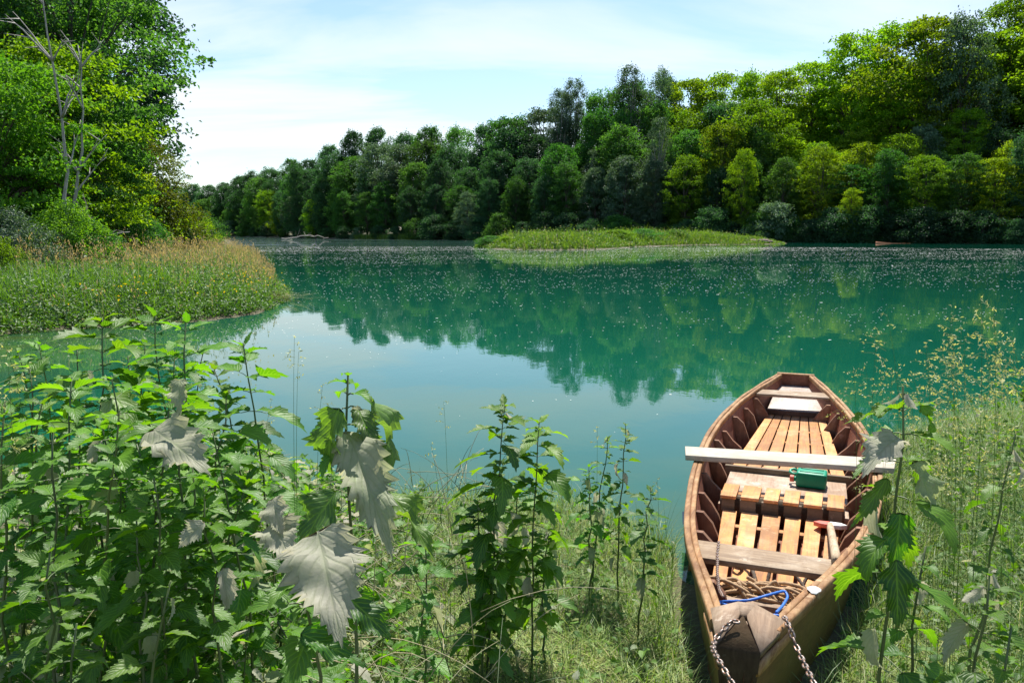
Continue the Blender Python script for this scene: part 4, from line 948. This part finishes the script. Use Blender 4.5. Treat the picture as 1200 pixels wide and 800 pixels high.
rope_obj('rope', [[(-.165, .62, .43), (-.13, .50, .47), (-.08, .42, .52), (0, .40, .545), (.07, .47, .55), (.12, .55, .54), (.135, .52, .53), (.12, .44, .53), (.10, .36, .535)], [(-.14, .50, .47), (-.10, .40, .515), (.02, .36, .53), (.08, .345, .53), (.11, .35, .53)], [(-.15, .56, .44), (-.13, .52, .46), (-.10, .44, .50), (-.05, .40, .51)]], .0055, M['blue'], 'thin bright blue rope looped just behind the bow deck', 'rope', (0, .45, .5))
rope_obj('rope', [[(-.16, 1.62, .18), (-.17, 1.55, .22), (-.13, 1.50, .21), (-.11, 1.56, .18), (-.15, 1.58, .20)], [(-.12, 1.60, .19), (-.08, 1.56, .22), (-.05, 1.45, .21), (-.03, 1.38, .18)]], .010, M['dark_rope'], 'dark knotted rope end on the orange slats left of the bow thwart', 'rope', (-.1, 1.5, .1))
rope_obj('rope', [[(.02, 1.40, .19), (.03, 1.46, .25), (.10, 1.48, .25), (.16, 1.44, .22), (.20, 1.38, .19)], [(.18, 1.40, .19), (.20, 1.45, .23), (.25, 1.44, .22), (.27, 1.38, .19)]], .009, M['dark_rope'], 'brown rope loop peeping over the far edge of the bow thwart', 'rope', (.1, 1.45, .1))

# chains
M['chain'] = plain('rusty_chain_steel', (.30, .27, .25), .45, metal=.6, vary=.3, scale=60, bump=.3, rust=(.16, .08, .045))
def link_mesh(L, Wd, r):
    g = Geo(); a = np.linspace(0, 2*PI, 21)[:-1]; st = (L-Wd)/2
    P = np.stack([np.cos(a)*(Wd/2-r), np.sin(a)*(Wd/2-r)+np.sign(np.sin(a))*st, 0*a], -1)
    n = len(P); V = []
    for i in range(n):
        T = nrm(P[(i+1) % n]-P[i-1]); B = np.array([0, 0, 1.]); Nn = np.cross(T, B)
        for j in range(7): V.append(P[i]+r*(math.cos(j*2*PI/7)*Nn+math.sin(j*2*PI/7)*B))
    Q = [[i*7+j, i*7+(j+1) % 7, ((i+1) % n)*7+(j+1) % 7, ((i+1) % n)*7+j] for i in range(n) for j in range(7)]
    g.add(V, Q); return g.mesh('link', [M['chain']], True)
def chain(P, L, Wd, r, label):
    P = np.array(P, float); d = np.r_[0, np.cumsum(np.linalg.norm(np.diff(P, axis=0), axis=1))]; pitch = L-2.2*r; n = int(d[-1]/pitch)
    e = empty('chain', P[0]); me = link_mesh(L, Wd, r)
    for k in range(n):
        s0 = k*pitch; a = np.array([np.interp(s0, d, P[:, i]) for i in range(3)]); b = np.array([np.interp(s0+pitch, d, P[:, i]) for i in range(3)])
        y = Vector(nrm(b-a)); x = y.cross(Vector((0.3, -.6, .75))).normalized(); z = x.cross(y)
        m = Matrix((x, y, z)).transposed().to_4x4() @ Matrix.Rotation((PI/2 if k % 2 else 0)+.5+rng.normal(0, .15), 4, 'Y')
        o = link('chain_link', me, e); m.translation = Vector((a+b)/2-P[0]); o.matrix_local = m
    tag(e, label, 'chain', 'mooring chains at the bow')
def bez(P, n=40):
    P = np.array(P, float); t = np.linspace(0, 1, len(P)); tt = np.linspace(0, 1, n); Q = np.column_stack([np.interp(tt, t, P[:, i]) for i in range(3)])
    for _ in range(4): Q[1:-1] = (Q[:-2]+2*Q[1:-1]+Q[2:])/4
    return Q
chain(bez([at_z(919, 722, .575), at_z(926, 737, .58), at_z(931, 752, .545), at_y(938, 768, 2.44), at_y(945, 783, 2.36), at_y(954, 800, 2.27), at_y(968, 828, 2.18), at_y(985, 850, 2.12)]), .034, .022, .0042, 'thick rusty chain hanging over the right side of the bow')
chain(bez([at_z(866, 728, .615), at_z(858, 726, .62), at_z(848, 737, .60), at_z(838, 748, .575), at_y(834, 760, 2.36), at_y(842, 772, 2.25), at_y(850, 787, 2.19), at_y(858, 800, 2.15), at_y(872, 830, 2.08), at_y(880, 855, 2.02)]), .032, .021, .004, 'rusty chain looped over the left side of the bow')
chain(bez([b2w(-.215, 1.36, .384), b2w(-.205, 1.20, .384), b2w(-.195, 1.14, .382), b2w(-.17, .9, .42), b2w(-.13, .62, .47), b2w(-.09, .36, .565)], 40), .024, .015, .003, 'thin dark chain running from the bow thwart to the bow deck')

# small brown rowing boat drawn up on the far shore
def far_boat():
    y = 134.5; p = at_y(1050, 279, y); x = p[0]; e = empty('small_boat', (x, y, gh(x, y)+.15), .12)
    s = np.linspace(-3.6, 3.6, 25); w = .75*(1-np.abs(s/3.65)**2.6)+.03; zt = .62+.25*(s/3.6)**2; g = Geo()
    for sg in (-1, 1):
        V = np.stack([np.stack([s, sg*w*.75, 0*s], -1), np.stack([s, sg*w, zt], -1), np.stack([s, sg*(w-.05), zt], -1), np.stack([s, sg*(w*.75-.05), 0*s+.03], -1)], 1); n = len(s)
        i = np.arange(n-1)[:, None]*4; j = np.arange(4)[None]; g.add(V.reshape(-1, 3), np.stack([i+j, i+(j+1) % 4, i+4+(j+1) % 4, i+4+j], -1).reshape(-1, 4))
    V = np.stack([np.stack([s, -w*.75, 0*s+.01], -1), np.stack([s, w*.75, 0*s+.01], -1)], 1); i = np.arange(24)[:, None]*2; g.add(V.reshape(-1, 3), np.stack([i, i+1, i+3, i+2], -1).reshape(-1, 4))
    g.build('hull', plain('orange_brown_boat', (.34, .13, .05), .6, scale=4), e)
    for q in (-1.6, 1.2):
        g = Geo(); box(g, q, q+.25, -.65, .65, .45, .49); g.build('thwart', M['thwart'], e)
    tag(e, 'small orange-brown boat drawn up on the dark far shore', 'boat')
far_boat()
log('driftwood', [at_y(1080, 275, 134), at_y(1110, 271, 134)], (.22, .1), 'drift', 'pale log lying on the far shore beside the beached brown boat', 'driftwood', None, 3, 15)

# ------------------------------------------------------------------ foreground vegetation
M['nettle'] = leaf_mat('nettle_leaves', (.032, .120, .004), (.140, .285, .010), .58, dry=(.56, .53, .44), veins=True, objvar=.24, gloss=.03, rough=.5)
M['stem_g'] = leaf_mat('green_stems', (.045, .075, .020), (.10, .14, .035), .1, dry=(.46, .40, .24), objvar=.2, gloss=.05)
M['hay'] = leaf_mat('cut_grass', (.085, .205, .012), (.24, .39, .035), .48, dry=(.46, .42, .19), objvar=0, gloss=.04)
M['tallgrass'] = leaf_mat('tall_grass_blades', (.045, .130, .010), (.14, .265, .028), .45, dry=(.42, .42, .20), objvar=0, gloss=.05)
M['panicle'] = leaf_mat('grass_panicles', (.36, .40, .17), (.55, .56, .32), .4, objvar=0, gloss=.03)
M['ivy'] = leaf_mat('bindweed_leaves', (.035, .12, .010), (.13, .26, .025), .5, dry=(.45, .46, .38), veins=True, objvar=0, gloss=.03)
GRP = 'nettles on the near bank'
def nettle(px, py, y, label, Ls=.10, wilt=.12, lean=(0, 0), droop=.5, seed=0, nodes=None, spacing=.065, mass=1.0, group=GRP, sides=True):
    """stem and decussate serrated leaves; top of the plant at the given sight line and distance"""
    r = np.random.default_rng(seed+int(px*7+py)); top = at_y(px, py, y)
    bx, by = top[0]-lean[0], y-lean[1]; bz_ = max(gh(bx, by), 0.0)-.03
    base = np.array([bx, by, bz_]); H = top[2]-bz_
    t = np.linspace(0, 1, 12)[:, None]; ctl = base+np.array([lean[0]*.25, lean[1]*.25, H*.6])
    P = (1-t)**2*base+2*t*(1-t)*ctl+t*t*top; P[1:-1, :2] += r.normal(0, .006, (10, 2))
    LsF = Ls*r.uniform(.85, 1.4); e = empty('nettle', base); g = Geo(); tube(g, P-base, np.linspace(.0055, .0018, 12), 6, rnd=r.random()); 
    d = np.r_[0, np.cumsum(np.linalg.norm(np.diff(P, axis=0), axis=1))]; Lt = d[-1]
    n = nodes or int(min(Lt*.85, 1.15)/spacing); az = r.uniform(0, 3)
    B, D, Nn, LL, WW, bd, fo, rn, wi = [], [], [], [], [], [], [], [], []
    gp = []
    q = 0.0
    for k in range(n):
        q += spacing*np.interp(k, [0, 2, 5, 12], [.22, .5, .9, 1.15])
        if q > Lt*.95: break
        c = np.array([np.interp(Lt-q, d, P[:, i]) for i in range(3)]); az += PI/2+r.normal(0, .2)
        sz = LsF*np.interp(k, [0, 1, 3, 6, 12, 20], [.38, .62, .92, 1.05, .95, .6])*r.uniform(.82, 1.15)
        for sg in (0, PI):
            a = az+sg+r.normal(0, .2); el = np.interp(k, [0, 2, 5, 14], [.95, .45, .1, -.35])-droop*.3+r.normal(0, .15)
            h = np.array([math.cos(a), math.sin(a), 0]); dd = h*math.cos(el)+np.array([0, 0, math.sin(el)])
            up = nrm(np.array([0, 0, 1.0])*math.cos(el)-h*math.sin(el)+r.normal(0, .22, 3)); pet = sz*r.uniform(.2, .42)*(0.5 if k < 2 else 1)
            b = c+dd*pet; gp.append((c, b+(0, 0, -.0)))
            w_ = (r.random() < wilt)*r.uniform(.5, 1.0); 
            if w_ > .3: dd = nrm(dd*np.array([.5, .5, .3])+np.array([0, 0, -.9])); 
            B.append(b-base); D.append(dd); Nn.append(up); LL.append(sz); WW.append(r.uniform(.50, .68)*(1-.3*w_)); bd.append(droop*r.uniform(.5, 1.6)+w_*.5); fo.append(r.uniform(.05, .5)+w_*.5); rn.append(np.clip(r.normal(.6 if k < 4 else .42, .22), 0, 1)); wi.append(w_)
            for _r in range(2):
              if k > 0 and r.random() < .6*mass:     # smaller axillary leaves and flower strings
                a2 = a+r.normal(0, .8); h2 = np.array([math.cos(a2), math.sin(a2), .25]); B.append(c-base+h2*.012); D.append(nrm(h2)); Nn.append(np.array([0, 0, 1.])+r.normal(0, .2, 3)); LL.append(sz*.45); WW.append(.6); bd.append(.6); fo.append(.3); rn.append(r.random()); wi.append(0)
    for a, b in gp: tube(g, np.array([a, (a+b)/2+(0, 0, .002), b])-base, [.0014, .0012, .001], 4, cap=False)
    g.build('stem', M['stem_g'], e, smooth=True)
    g = Geo(); leaves(g, B, D, Nn, LL, WW, bd, fo, rn, wi, T=19 if y < 2.2 else 13, wav=.035); g.build('leaves', M['nettle'], e, smooth=True)
    tag(e, label, 'nettle', group); return e, base
def hero_leaf(e, base, p0, p1, y0, y1, W, face, wilt, bend=.5, fold=.35, label=None, rnd=.5, T=27):
    a = at_y(p0[0], p0[1], y0); b = at_y(p1[0], p1[1], y1); d = b-a; L = np.linalg.norm(d)
    g = Geo(); leaves(g, [a-base], [d/L], [face], L*(1+bend**2/24), W, bend, fold, rnd, wilt, T=T, wav=.11)
    # petiole
    g.build('leaf', M['nettle'], e, smooth=True)
    o = [c for c in e.children if c.name.split('.')[0] == 'leaf'][-1]
    if label: o['label'] = label
    return o

LEFT = [  # px, py(top), distance, leaf length
 (35, 432, 2.3, .105), (84, 442, 1.9, .10), (120, 372, 2.5, .115), (182, 368, 2.7, .11), (218, 374, 2.3, .12), (150, 418, 3.0, .10), (285, 402, 2.4, .105), (250, 430, 2.8, .10), (6, 470, 1.8, .10), (62, 500, 1.6, .095),
 (200, 455, 1.9, .115), (248, 500, 2.0, .11), (140, 480, 1.7, .10), (305, 520, 2.6, .085), (180, 560, 1.6, .095), (240, 580, 1.7, .10), (-20, 520, 1.9, .10), (320, 590, 2.4, .08),
 (60, 640, 1.4, .08), (200, 680, 1.5, .08), (90, 730, 1.35, .075), (300, 700, 2.0, .08), (170, 400, 3.2, .10), (90, 405, 3.0, .10), (240, 405, 3.1, .10), (20, 410, 3.2, .10), (45, 400, 2.9, .10), (130, 440, 2.2, .11), (205, 410, 2.6, .11), (265, 460, 2.3, .11), (160, 520, 1.9, .10), (225, 540, 1.8, .10), (160, 610, 1.6, .09), (290, 560, 2.2, .10), (120, 500, 2.1, .11), (50, 470, 2.2, .11)]
LEFT.sort(key=lambda t: t[0])
rowname = lambda y, py: 'far row' if y > 2.55 else ('low front row' if py > 600 else ('front row' if y < 1.75 else 'middle row'))
cnt = {}
for i, (px, py, y, L) in enumerate(LEFT):
    rn_ = rowname(y, py); cnt[rn_] = cnt.get(rn_, 0)+1
    nettle(px, py, y, f"green nettle in the {rn_} of the left clump, {ORD[cnt[rn_]-1]}", Ls=L, wilt=.02 if py < 450 else .06, lean=(rng.normal(0, .13), rng.normal(0, .08)), droop=rng.uniform(.35, .9), seed=i)
# single plants
e, b = nettle(408, 436, 1.25, 'wilted nettle with a bare purplish top and hanging grey leaves, over open water', Ls=.05, wilt=.2, lean=(.02, -.02), droop=1.0, seed=91, nodes=6, spacing=.035, mass=0)
hero_leaf(e, b, (407, 505), (462, 636), 1.24, 1.09, .42, (0.2, -.7, .7), .72, .45, .4, 'long grey withered leaf hanging straight down', T=31)
hero_leaf(e, b, (432, 468), (495, 535), 1.28, 1.22, .42, (.5, .1, 1), .12, 1.35, .45, 'drooping green leaf arching to the right', rnd=.35)
hero_leaf(e, b, (398, 478), (362, 560), 1.22, 1.20, .62, (-.4, -.8, .4), .05, .9, .4, 'crumpled green leaf hanging on the left', rnd=.45)
hero_leaf(e, b, (420, 480), (440, 520), 1.26, 1.2, .6, (.3, -.8, .5), .1, .6, .4, rnd=.3)
hero_leaf(e, b, (424, 512), (455, 565), 1.27, 1.22, .7, (.3, -.9, .5), .08, .5, .3, rnd=.6)
hero_leaf(e, b, (455, 575), (518, 648), 1.2, 1.12, .34, (.4, -.3, 1), .05, .35, .5, rnd=.55)
hero_leaf(e, b, (395, 575), (340, 640), 1.25, 1.2, .7, (-.3, -.7, .6), .05, .6, .3, rnd=.1)
e, b = nettle(352, 640, 1.02, 'close nettle bearing one big ragged silvery leaf', Ls=.06, wilt=.2, lean=(-.05, .0), droop=.8, seed=93, nodes=5, spacing=.05)
hero_leaf(e, b, (372, 622), (398, 742), 1.0, .87, .72, (0.05, -.6, .9), .8, .3, .25, 'big ragged silvery leaf facing the camera', T=31)
hero_leaf(e, b, (408, 700), (462, 745), 1.02, 1.0, .7, (.2, -.6, .8), .0, .4, .3, rnd=.05)
hero_leaf(e, b, (352, 742), (432, 775), .98, .96, .45, (.1, -.5, .9), .0, .3, .4, rnd=.1)
hero_leaf(e, b, (320, 584), (326, 622), 1.3, 1.24, .7, (-.2, -.9, .5), .75, .4, .3, 'pale grey shrivelled leaf', T=27)
hero_leaf(e, b, (322, 612), (338, 652), 1.28, 1.21, .9, (.2, -.9, .5), .85, .4, .3, T=27)
hero_leaf(e, b, (240, 612), (205, 640), 1.3, 1.28, .7, (-.2, -.9, .5), .8, .4, .3, T=27)
e, b = nettle(206, 446, 1.7, 'nettle topped by two drooping silvery leaves in the left clump', Ls=.09, wilt=.1, lean=(0, 0), seed=94)
hero_leaf(e, b, (212, 444), (205, 480), 1.62, 1.56, .6, (-.1, -1, .4), .65, .6, .4, 'silvery drooping leaf', T=23)
hero_leaf(e, b, (180, 503), (240, 542), 1.6, 1.48, .62, (.2, -.7, .9), .75, .3, .3, 'silvery leaf spread flat', T=23)
MID = [(592, 474, 2.9, .10, 'dark nettle with a nodding top, tallest in the middle of the bank'), (632, 494, 2.95, .10, 'bright-tipped nettle leaning right in the middle of the bank'), (560, 590, 2.9, .085, 'short nettle at the foot of the tall middle pair, on their left'),
       (612, 560, 3.1, .09, 'shaded nettle below the tall middle pair'), (733, 496, 3.7, .07, 'slender nettle, tallest of the thin group beside the boat'), (712, 512, 3.8, .06, 'slender nettle just left of the tallest thin one'), (690, 545, 3.7, .07, 'thin nettle at the left end of the group beside the boat'),
       (762, 570, 3.3, .065, 'thin nettle nearest the boat rim with a drooping heart leaf'), (640, 620, 3.0, .08, 'low dark nettle under the bright-tipped one'), (585, 640, 2.8, .08, 'low nettle with hanging leaves in deep shade'), (500, 620, 2.3, .06, 'low sprawling nettle between the withered plant and middle pair')]
for i, (px, py, y, L, lab) in enumerate(MID):
    e, b = nettle(px, py, y, lab, Ls=L*1.15, wilt=.10, lean=(rng.normal(.0, .06)+.03, 0), droop=.75 if i < 4 else .5, seed=200+i, spacing=.055, mass=1.5)
RIGHT = [(1058, 452, 1.45, .085, 'tall nettle standing in front of the plank end'), (1160, 665, 1.35, .075, 'dark nettle in the bottom right corner'), (1192, 500, 2.3, .06, 'nettle half hidden in grass at the right edge'),
         (1085, 640, 1.5, .075, 'shadowed nettle below the grey hanging leaf'), (1185, 735, 1.3, .07, 'lowest nettle at the right picture corner')]
for i, (px, py, y, L, lab) in enumerate(RIGHT):
    e, b = nettle(px, py, y, lab, Ls=L, wilt=.15, lean=(rng.normal(.03, .03), 0), droop=.9, seed=300+i, spacing=.07 if i else .085, mass=.6)
    if i == 0:
        hero_leaf(e, b, (1052, 512), (1012, 540), 1.42, 1.35, .65, (-.2, -.4, 1), .9, .6, .4, 'pale grey drooping leaf', T=23)
        hero_leaf(e, b, (1070, 540), (1108, 605), 1.45, 1.4, .6, (.4, -.8, .5), .55, .4, .3, 'grey-green hanging leaf', T=23)
        hero_leaf(e, b, (1045, 480), (988, 490), 1.46, 1.46, .28, (0, -.3, 1), 0, .3, .4, rnd=.9)
        hero_leaf(e, b, (1050, 655), (1055, 742), 1.3, 1.26, .52, (.0, -1, .3), .0, .2, .2, rnd=.05)
        hero_leaf(e, b, (1040, 560), (1000, 618), 1.4, 1.36, .3, (-.2, -1, .3), .05, .3, .3, rnd=.4)
        hero_leaf(e, b, (1075, 470), (1112, 510), 1.46, 1.42, .45, (.3, -.3, 1), .0, .9, .3, rnd=.8)
        hero_leaf(e, b, (1055, 600), (1050, 670), 1.36, 1.33, .6, (.0, -1, .3), .0, .3, .2, rnd=.2)

def boat_clear(X, Y, m=.03):
    dx, dy = X-BO[0], Y-BO[1]; s = dx*math.sin(BA)+dy*math.cos(BA); w = dx*math.cos(BA)-dy*math.sin(BA)
    return ~((s > -.0) & (s < 6.3) & (np.abs(w-.0) < bw(np.clip(s, 0, 6.25))+m))
def near_pts(n, x0, x1, y0, y1, sd0=-.05):
    X = rng.uniform(x0, x1, n); Y = rng.uniform(y0, y1, n); k = (sdist(near_poly, X, Y)+wn(X, Y, 3.1, 3)*.12 > sd0) & boat_clear(X, Y); return X[k], Y[k]
def hay():
    g = Geo(); X, Y = near_pts(120000, -2.6, 3.4, 1.5, 6.3); n = len(X); Z = np.maximum(ground_h(X, Y), 0)
    patch = wn(X, Y, 2.2, 4)
    blades(g, np.stack([X, Y, Z+rng.uniform(0, .06, n)], -1), rng.uniform(0, 6.28, n), rng.uniform(.7, 1.65, n), rng.uniform(.04, .17, n), rng.uniform(.0016, .0042, n), np.clip(rng.normal(.5, .28, n)+.25*patch, 0, 1), wilt=np.clip(rng.normal(.12, .3, n)+.15*patch, 0, 1), K=3, curl=rng.uniform(-.4, 1.2, n))
    o = g.build('cut_grass', M['hay']); tag(o, 'pale mown grass lying matted on the near bank', 'grass', kind='stuff')
    # upright short tufts
    g = Geo(); X, Y = near_pts(52000, -2.6, 3.6, 1.5, 6.4); n = len(X); sd = sdist(near_poly, X, Y); edge = np.exp(-sd/.6)
    k = rng.random(n) < .6+.4*edge; X, Y, sd, edge = X[k], Y[k], sd[k], edge[k]; n = len(X)
    blades(g, np.stack([X, Y, np.maximum(ground_h(X, Y), 0)], -1), rng.uniform(0, 6.28, n), rng.uniform(.05, .5, n), rng.uniform(.06, .19, n)+.16*edge*rng.random(n)+.13*rng.random(n)*(~boat_clear(X, Y, .28)), rng.uniform(.002, .005, n), rng.random(n), wilt=(rng.random(n) < .3)*rng.random(n), K=4, curl=rng.uniform(.3, 1.7, n))
    o = g.build('short_grass', M['tallgrass']); tag(o, 'short green grass tufts along the near waterline', 'grass', kind='stuff')
    # small creeping leaves
    g = Geo(); X, Y = near_pts(15000, -2.8, 3.2, 1.4, 6.2, -.1); n = len(X); dens = wn(X, Y, 1.8, 9)*.4+.22+(X < -.6)*.35+(X > 1.6)*.1-(np.abs(X-.35) < .35)*(Y < 3.3)*.2
    k = rng.random(n) < dens; X, Y = X[k], Y[k]; n = len(X); Z = np.maximum(ground_h(X, Y), 0)
    B = np.stack([X, Y, Z+rng.uniform(.01, .16, n)], -1); a = rng.uniform(0, 6.28, n); el = rng.normal(.0, .4, n); D = np.stack([np.cos(a)*np.cos(el), np.sin(a)*np.cos(el), np.sin(el)], -1)
    leaves(g, B, D, np.array([0, 0, 1.])+rng.normal(0, .35, (n, 3)), rng.uniform(.02, .055, n), rng.uniform(.6, .95, n), rng.uniform(.1, 1, n), rng.uniform(0, .5, n), rng.random(n), (rng.random(n) < .16)*rng.random(n), T=9, teeth=.06)
    o = g.build('creeping_weeds', M['ivy']); tag(o, 'small creeping weed leaves scattered through the matted grass', 'weeds', kind='stuff')
hay()
def understory():
    # leafy mass under the nettles on the left
    g = Geo(); n = 12000; X = rng.uniform(-2.6, -.25, n); Y = rng.uniform(1.15, 5.6, n); ok = (X/Y < -.16+.05*rng.normal(size=n)) & (sdist(near_poly, X, Y) > -.1); X, Y = X[ok], Y[ok]; n = len(X)
    Zg = np.maximum(ground_h(X, Y), 0); hm = np.interp(Y, [1.1, 1.6, 2.5, 4, 5.6], [.42, .62, .85, .6, .4])*np.clip((-.10-X/Y)/.22, .25, 1)
    Z = Zg+hm*rng.random(n)**.8
    a = rng.uniform(0, 6.28, n); el = rng.normal(-.1, .45, n); D = np.stack([np.cos(a)*np.cos(el), np.sin(a)*np.cos(el), np.sin(el)], -1)
    wl = (rng.random(n) < .34)*rng.uniform(.4, 1, n)
    leaves(g, np.stack([X, Y, Z], -1), D, np.array([0, 0, 1.])+rng.normal(0, .4, (n, 3)), rng.uniform(.022, .09, n), rng.uniform(.4, .95, n), rng.uniform(.2, 1.3, n), rng.uniform(0, .6, n), np.clip(rng.normal(.55, .4, n), 0, 1), wl, T=13)
    o = g.build('undergrowth', M['nettle']); tag(o, 'dense leafy undergrowth filling the left of the near bank', 'undergrowth', kind='stuff')
    # tangle of thin stalks
    g = Geo(); r = rng
    for _ in range(950):
        x = r.uniform(-2.2, .3); y = r.uniform(1.3, 4.2)
        if x/y > -.02: continue
        z = gh(x, y); d = np.array([r.normal(0, 1), r.normal(0, .6), r.uniform(.1, 1.6)]); d /= np.linalg.norm(d); L = r.uniform(.2, .65); t = np.linspace(0, 1, 6)[:, None]
        P = np.array([x, y, z+r.uniform(0, .55)])+d*L*t+np.array([0, 0, -1])*L*.35*t**2; tube(g, P, np.linspace(.0019, .0008, 6), 4, rnd=r.random(), wilt=float(r.random() < .55)*r.uniform(.5, 1))
    o = g.build('stalk_tangle', M['stem_g']); tag(o, 'tangled thin stalks among the left undergrowth', 'stalks', kind='stuff')
understory()
def right_grass():
    g = Geo(); n = 75000; X = rng.uniform(1.0, 6.5, n); Y = rng.uniform(1.2, 8.0, n); sd = sdist(near_poly, X, Y); w = (X-BO[0])*math.cos(BA)-(Y-BO[1])*math.sin(BA)
    k = (sd > -.05) & (w > np.interp(Y, [1.2, 2.4, 3.2, 4, 6], [.55, .75, .95, .85, .75])+.12*rng.normal(size=n)) & (X/Y < .78); X, Y, w, sd = X[k], Y[k], w[k], sd[k]; n = len(X)
    Z = np.maximum(ground_h(X, Y), 0); hmax = np.clip((w-.55)*.85, .13, .95)*np.interp(Y, [1.2, 2.2, 4, 6, 8], [.6, .95, .85, .5, .25])
    blades(g, np.stack([X, Y, Z], -1), rng.uniform(0, 6.28, n), rng.uniform(.02, .65, n), hmax*rng.uniform(.5, 1.2, n)+.08, rng.uniform(.002, .0055, n), rng.uniform(.3, 1, n), wilt=(rng.random(n) < .3)*rng.random(n), K=5, curl=rng.uniform(.5, 2.3, n))
    o = g.build('tall_grass', M['tallgrass']); tag(o, 'tall green grass crowding the right side of the near bank', 'grass', kind='stuff')
    # leafy weeds in it
    g = Geo(); n = 22000; X = rng.uniform(1.0, 4.6, n); Y = rng.uniform(1.2, 6.2, n); w = (X-BO[0])*math.cos(BA)-(Y-BO[1])*math.sin(BA); k = (sdist(near_poly, X, Y) > 0) & (w > .85+.1*rng.normal(size=n)) & (X/Y < .75) & (X/Y > .42); X, Y, w = X[k], Y[k], w[k]; n = len(X)
    Z = np.maximum(ground_h(X, Y), 0)+rng.random(n)*np.clip((w-.6)*.9, .1, .8); a = rng.uniform(0, 6.28, n); el = rng.normal(0, .5, n); D = np.stack([np.cos(a)*np.cos(el), np.sin(a)*np.cos(el), np.sin(el)], -1)
    leaves(g, np.stack([X, Y, Z], -1), D, np.array([0, 0, 1.])+rng.normal(0, .4, (n, 3)), rng.uniform(.018, .055, n), rng.uniform(.4, .85, n), rng.uniform(.2, 1.2, n), rng.uniform(0, .5, n), rng.random(n), (rng.random(n) < .15)*rng.random(n), T=9)
    o = g.build('bank_weeds', M['nettle']); tag(o, 'leafy weeds mixed into the tall grass at the right', 'weeds', kind='stuff')
    # panicle grasses
    g = Geo(); gs = Geo(); r = rng; tops = []
    for _ in range(58): tops.append((r.uniform(1005, 1215), r.uniform(375, 560), r.uniform(1.7, 4.2)))
    tops += [(1040, 370, 2.2), (1085, 405, 2.0), (1150, 348, 1.9), (1165, 365, 1.9), (1115, 360, 2.4), (1000, 430, 2.8), (1022, 460, 2.6), (1185, 395, 1.7), (1130, 395, 2.0), (1070, 440, 2.1), (4, 392, 1.8), (10, 430, 1.7), (0, 475, 1.7), (-6, 410, 2.0)]
    tops += [(350, 412, 2.4), (378, 450, 2.6), (345, 395, 2.2), (318, 470, 2.8), (520, 470, 3.0), (505, 520, 2.8), (700, 500, 3.0), (540, 560, 3.0), (660, 560, 3.4), (770, 560, 3.2), (680, 600, 3.6)]
    for px, py, y in tops:
        if px > 900 and py > 470 and r.random() < .3: continue
        T_ = at_y(px, py, y); thin = 300 < px < 800; lean = np.array([r.normal(-.07, .05) if px > 900 else r.normal(0, .03), r.normal(0, .05)]); b = np.array([T_[0]-lean[0], y-lean[1], max(gh(T_[0], y), 0)]); t = np.linspace(0, 1, 9)[:, None]
        ctl = np.array([b[0], b[1], b[2]+(T_[2]-b[2])*.75]); P = (1-t)**2*b+2*t*(1-t)*ctl+t*t*T_; tube(gs, P, np.linspace(.0010, .0004, 9), 4, rnd=r.random(), cap=False)
        Lp = r.uniform(.12, .24)*(.6 if thin else 1); nb = 5 if thin else r.integers(8, 12)
        for q in range(nb):
            u = q/nb; c = T_-np.array([lean[0]*.3, lean[1]*.3, 1])*Lp*u; a = r.uniform(0, 6.28); bl = Lp*(.12+.42*u)*r.uniform(.6, 1.1)
            d = np.array([math.cos(a), math.sin(a), r.uniform(-.1, .7)]); E_ = c+d*bl; sag = np.array([0, 0, -bl*.3])
            tube(gs, [c, (c+E_)/2, E_+sag], [.0006, .0005, .0004], 3, rnd=.8, wilt=.5, cap=False)
            m = 3 if thin else int(3+bl*42); s_ = r.random(m)[:, None]*.75+.25; C = c+(d*bl)*s_+sag*s_**2+r.normal(0, .004, (m, 3))
            cards(g, C, d*.4+r.normal(0, .5, (m, 3))+np.array([0, 0, -.4]), r.normal(0, 1, (m, 3)), r.uniform(.007, .015, m), .0045, r.random(m))
    gs.build('panicle_stalks', M['tallgrass']); tag(bpy.data.objects['panicle_stalks'], 'fine stalks of the flowering grasses on the near bank', 'grass stalks', kind='stuff')
    o = g.build('grass_panicles', M['panicle']); tag(o, 'pale flowering grass panicles rising over the bank', 'grass panicles', kind='stuff')
right_grass()

# ------------------------------------------------------------------ render settings
SC.view_settings.view_transform = 'Standard'; SC.view_settings.look = 'None'; SC.view_settings.exposure = 0.92; SC.view_settings.gamma = 1.0
SC.view_settings.use_curve_mapping = False
cy = SC.cycles; cy.max_bounces = 6; cy.diffuse_bounces = 3; cy.glossy_bounces = 3; cy.transmission_bounces = 4; cy.transparent_max_bounces = 4
cy.caustics_reflective = False; cy.caustics_refractive = False; cy.use_denoising = True
cy.sample_clamp_indirect = 6
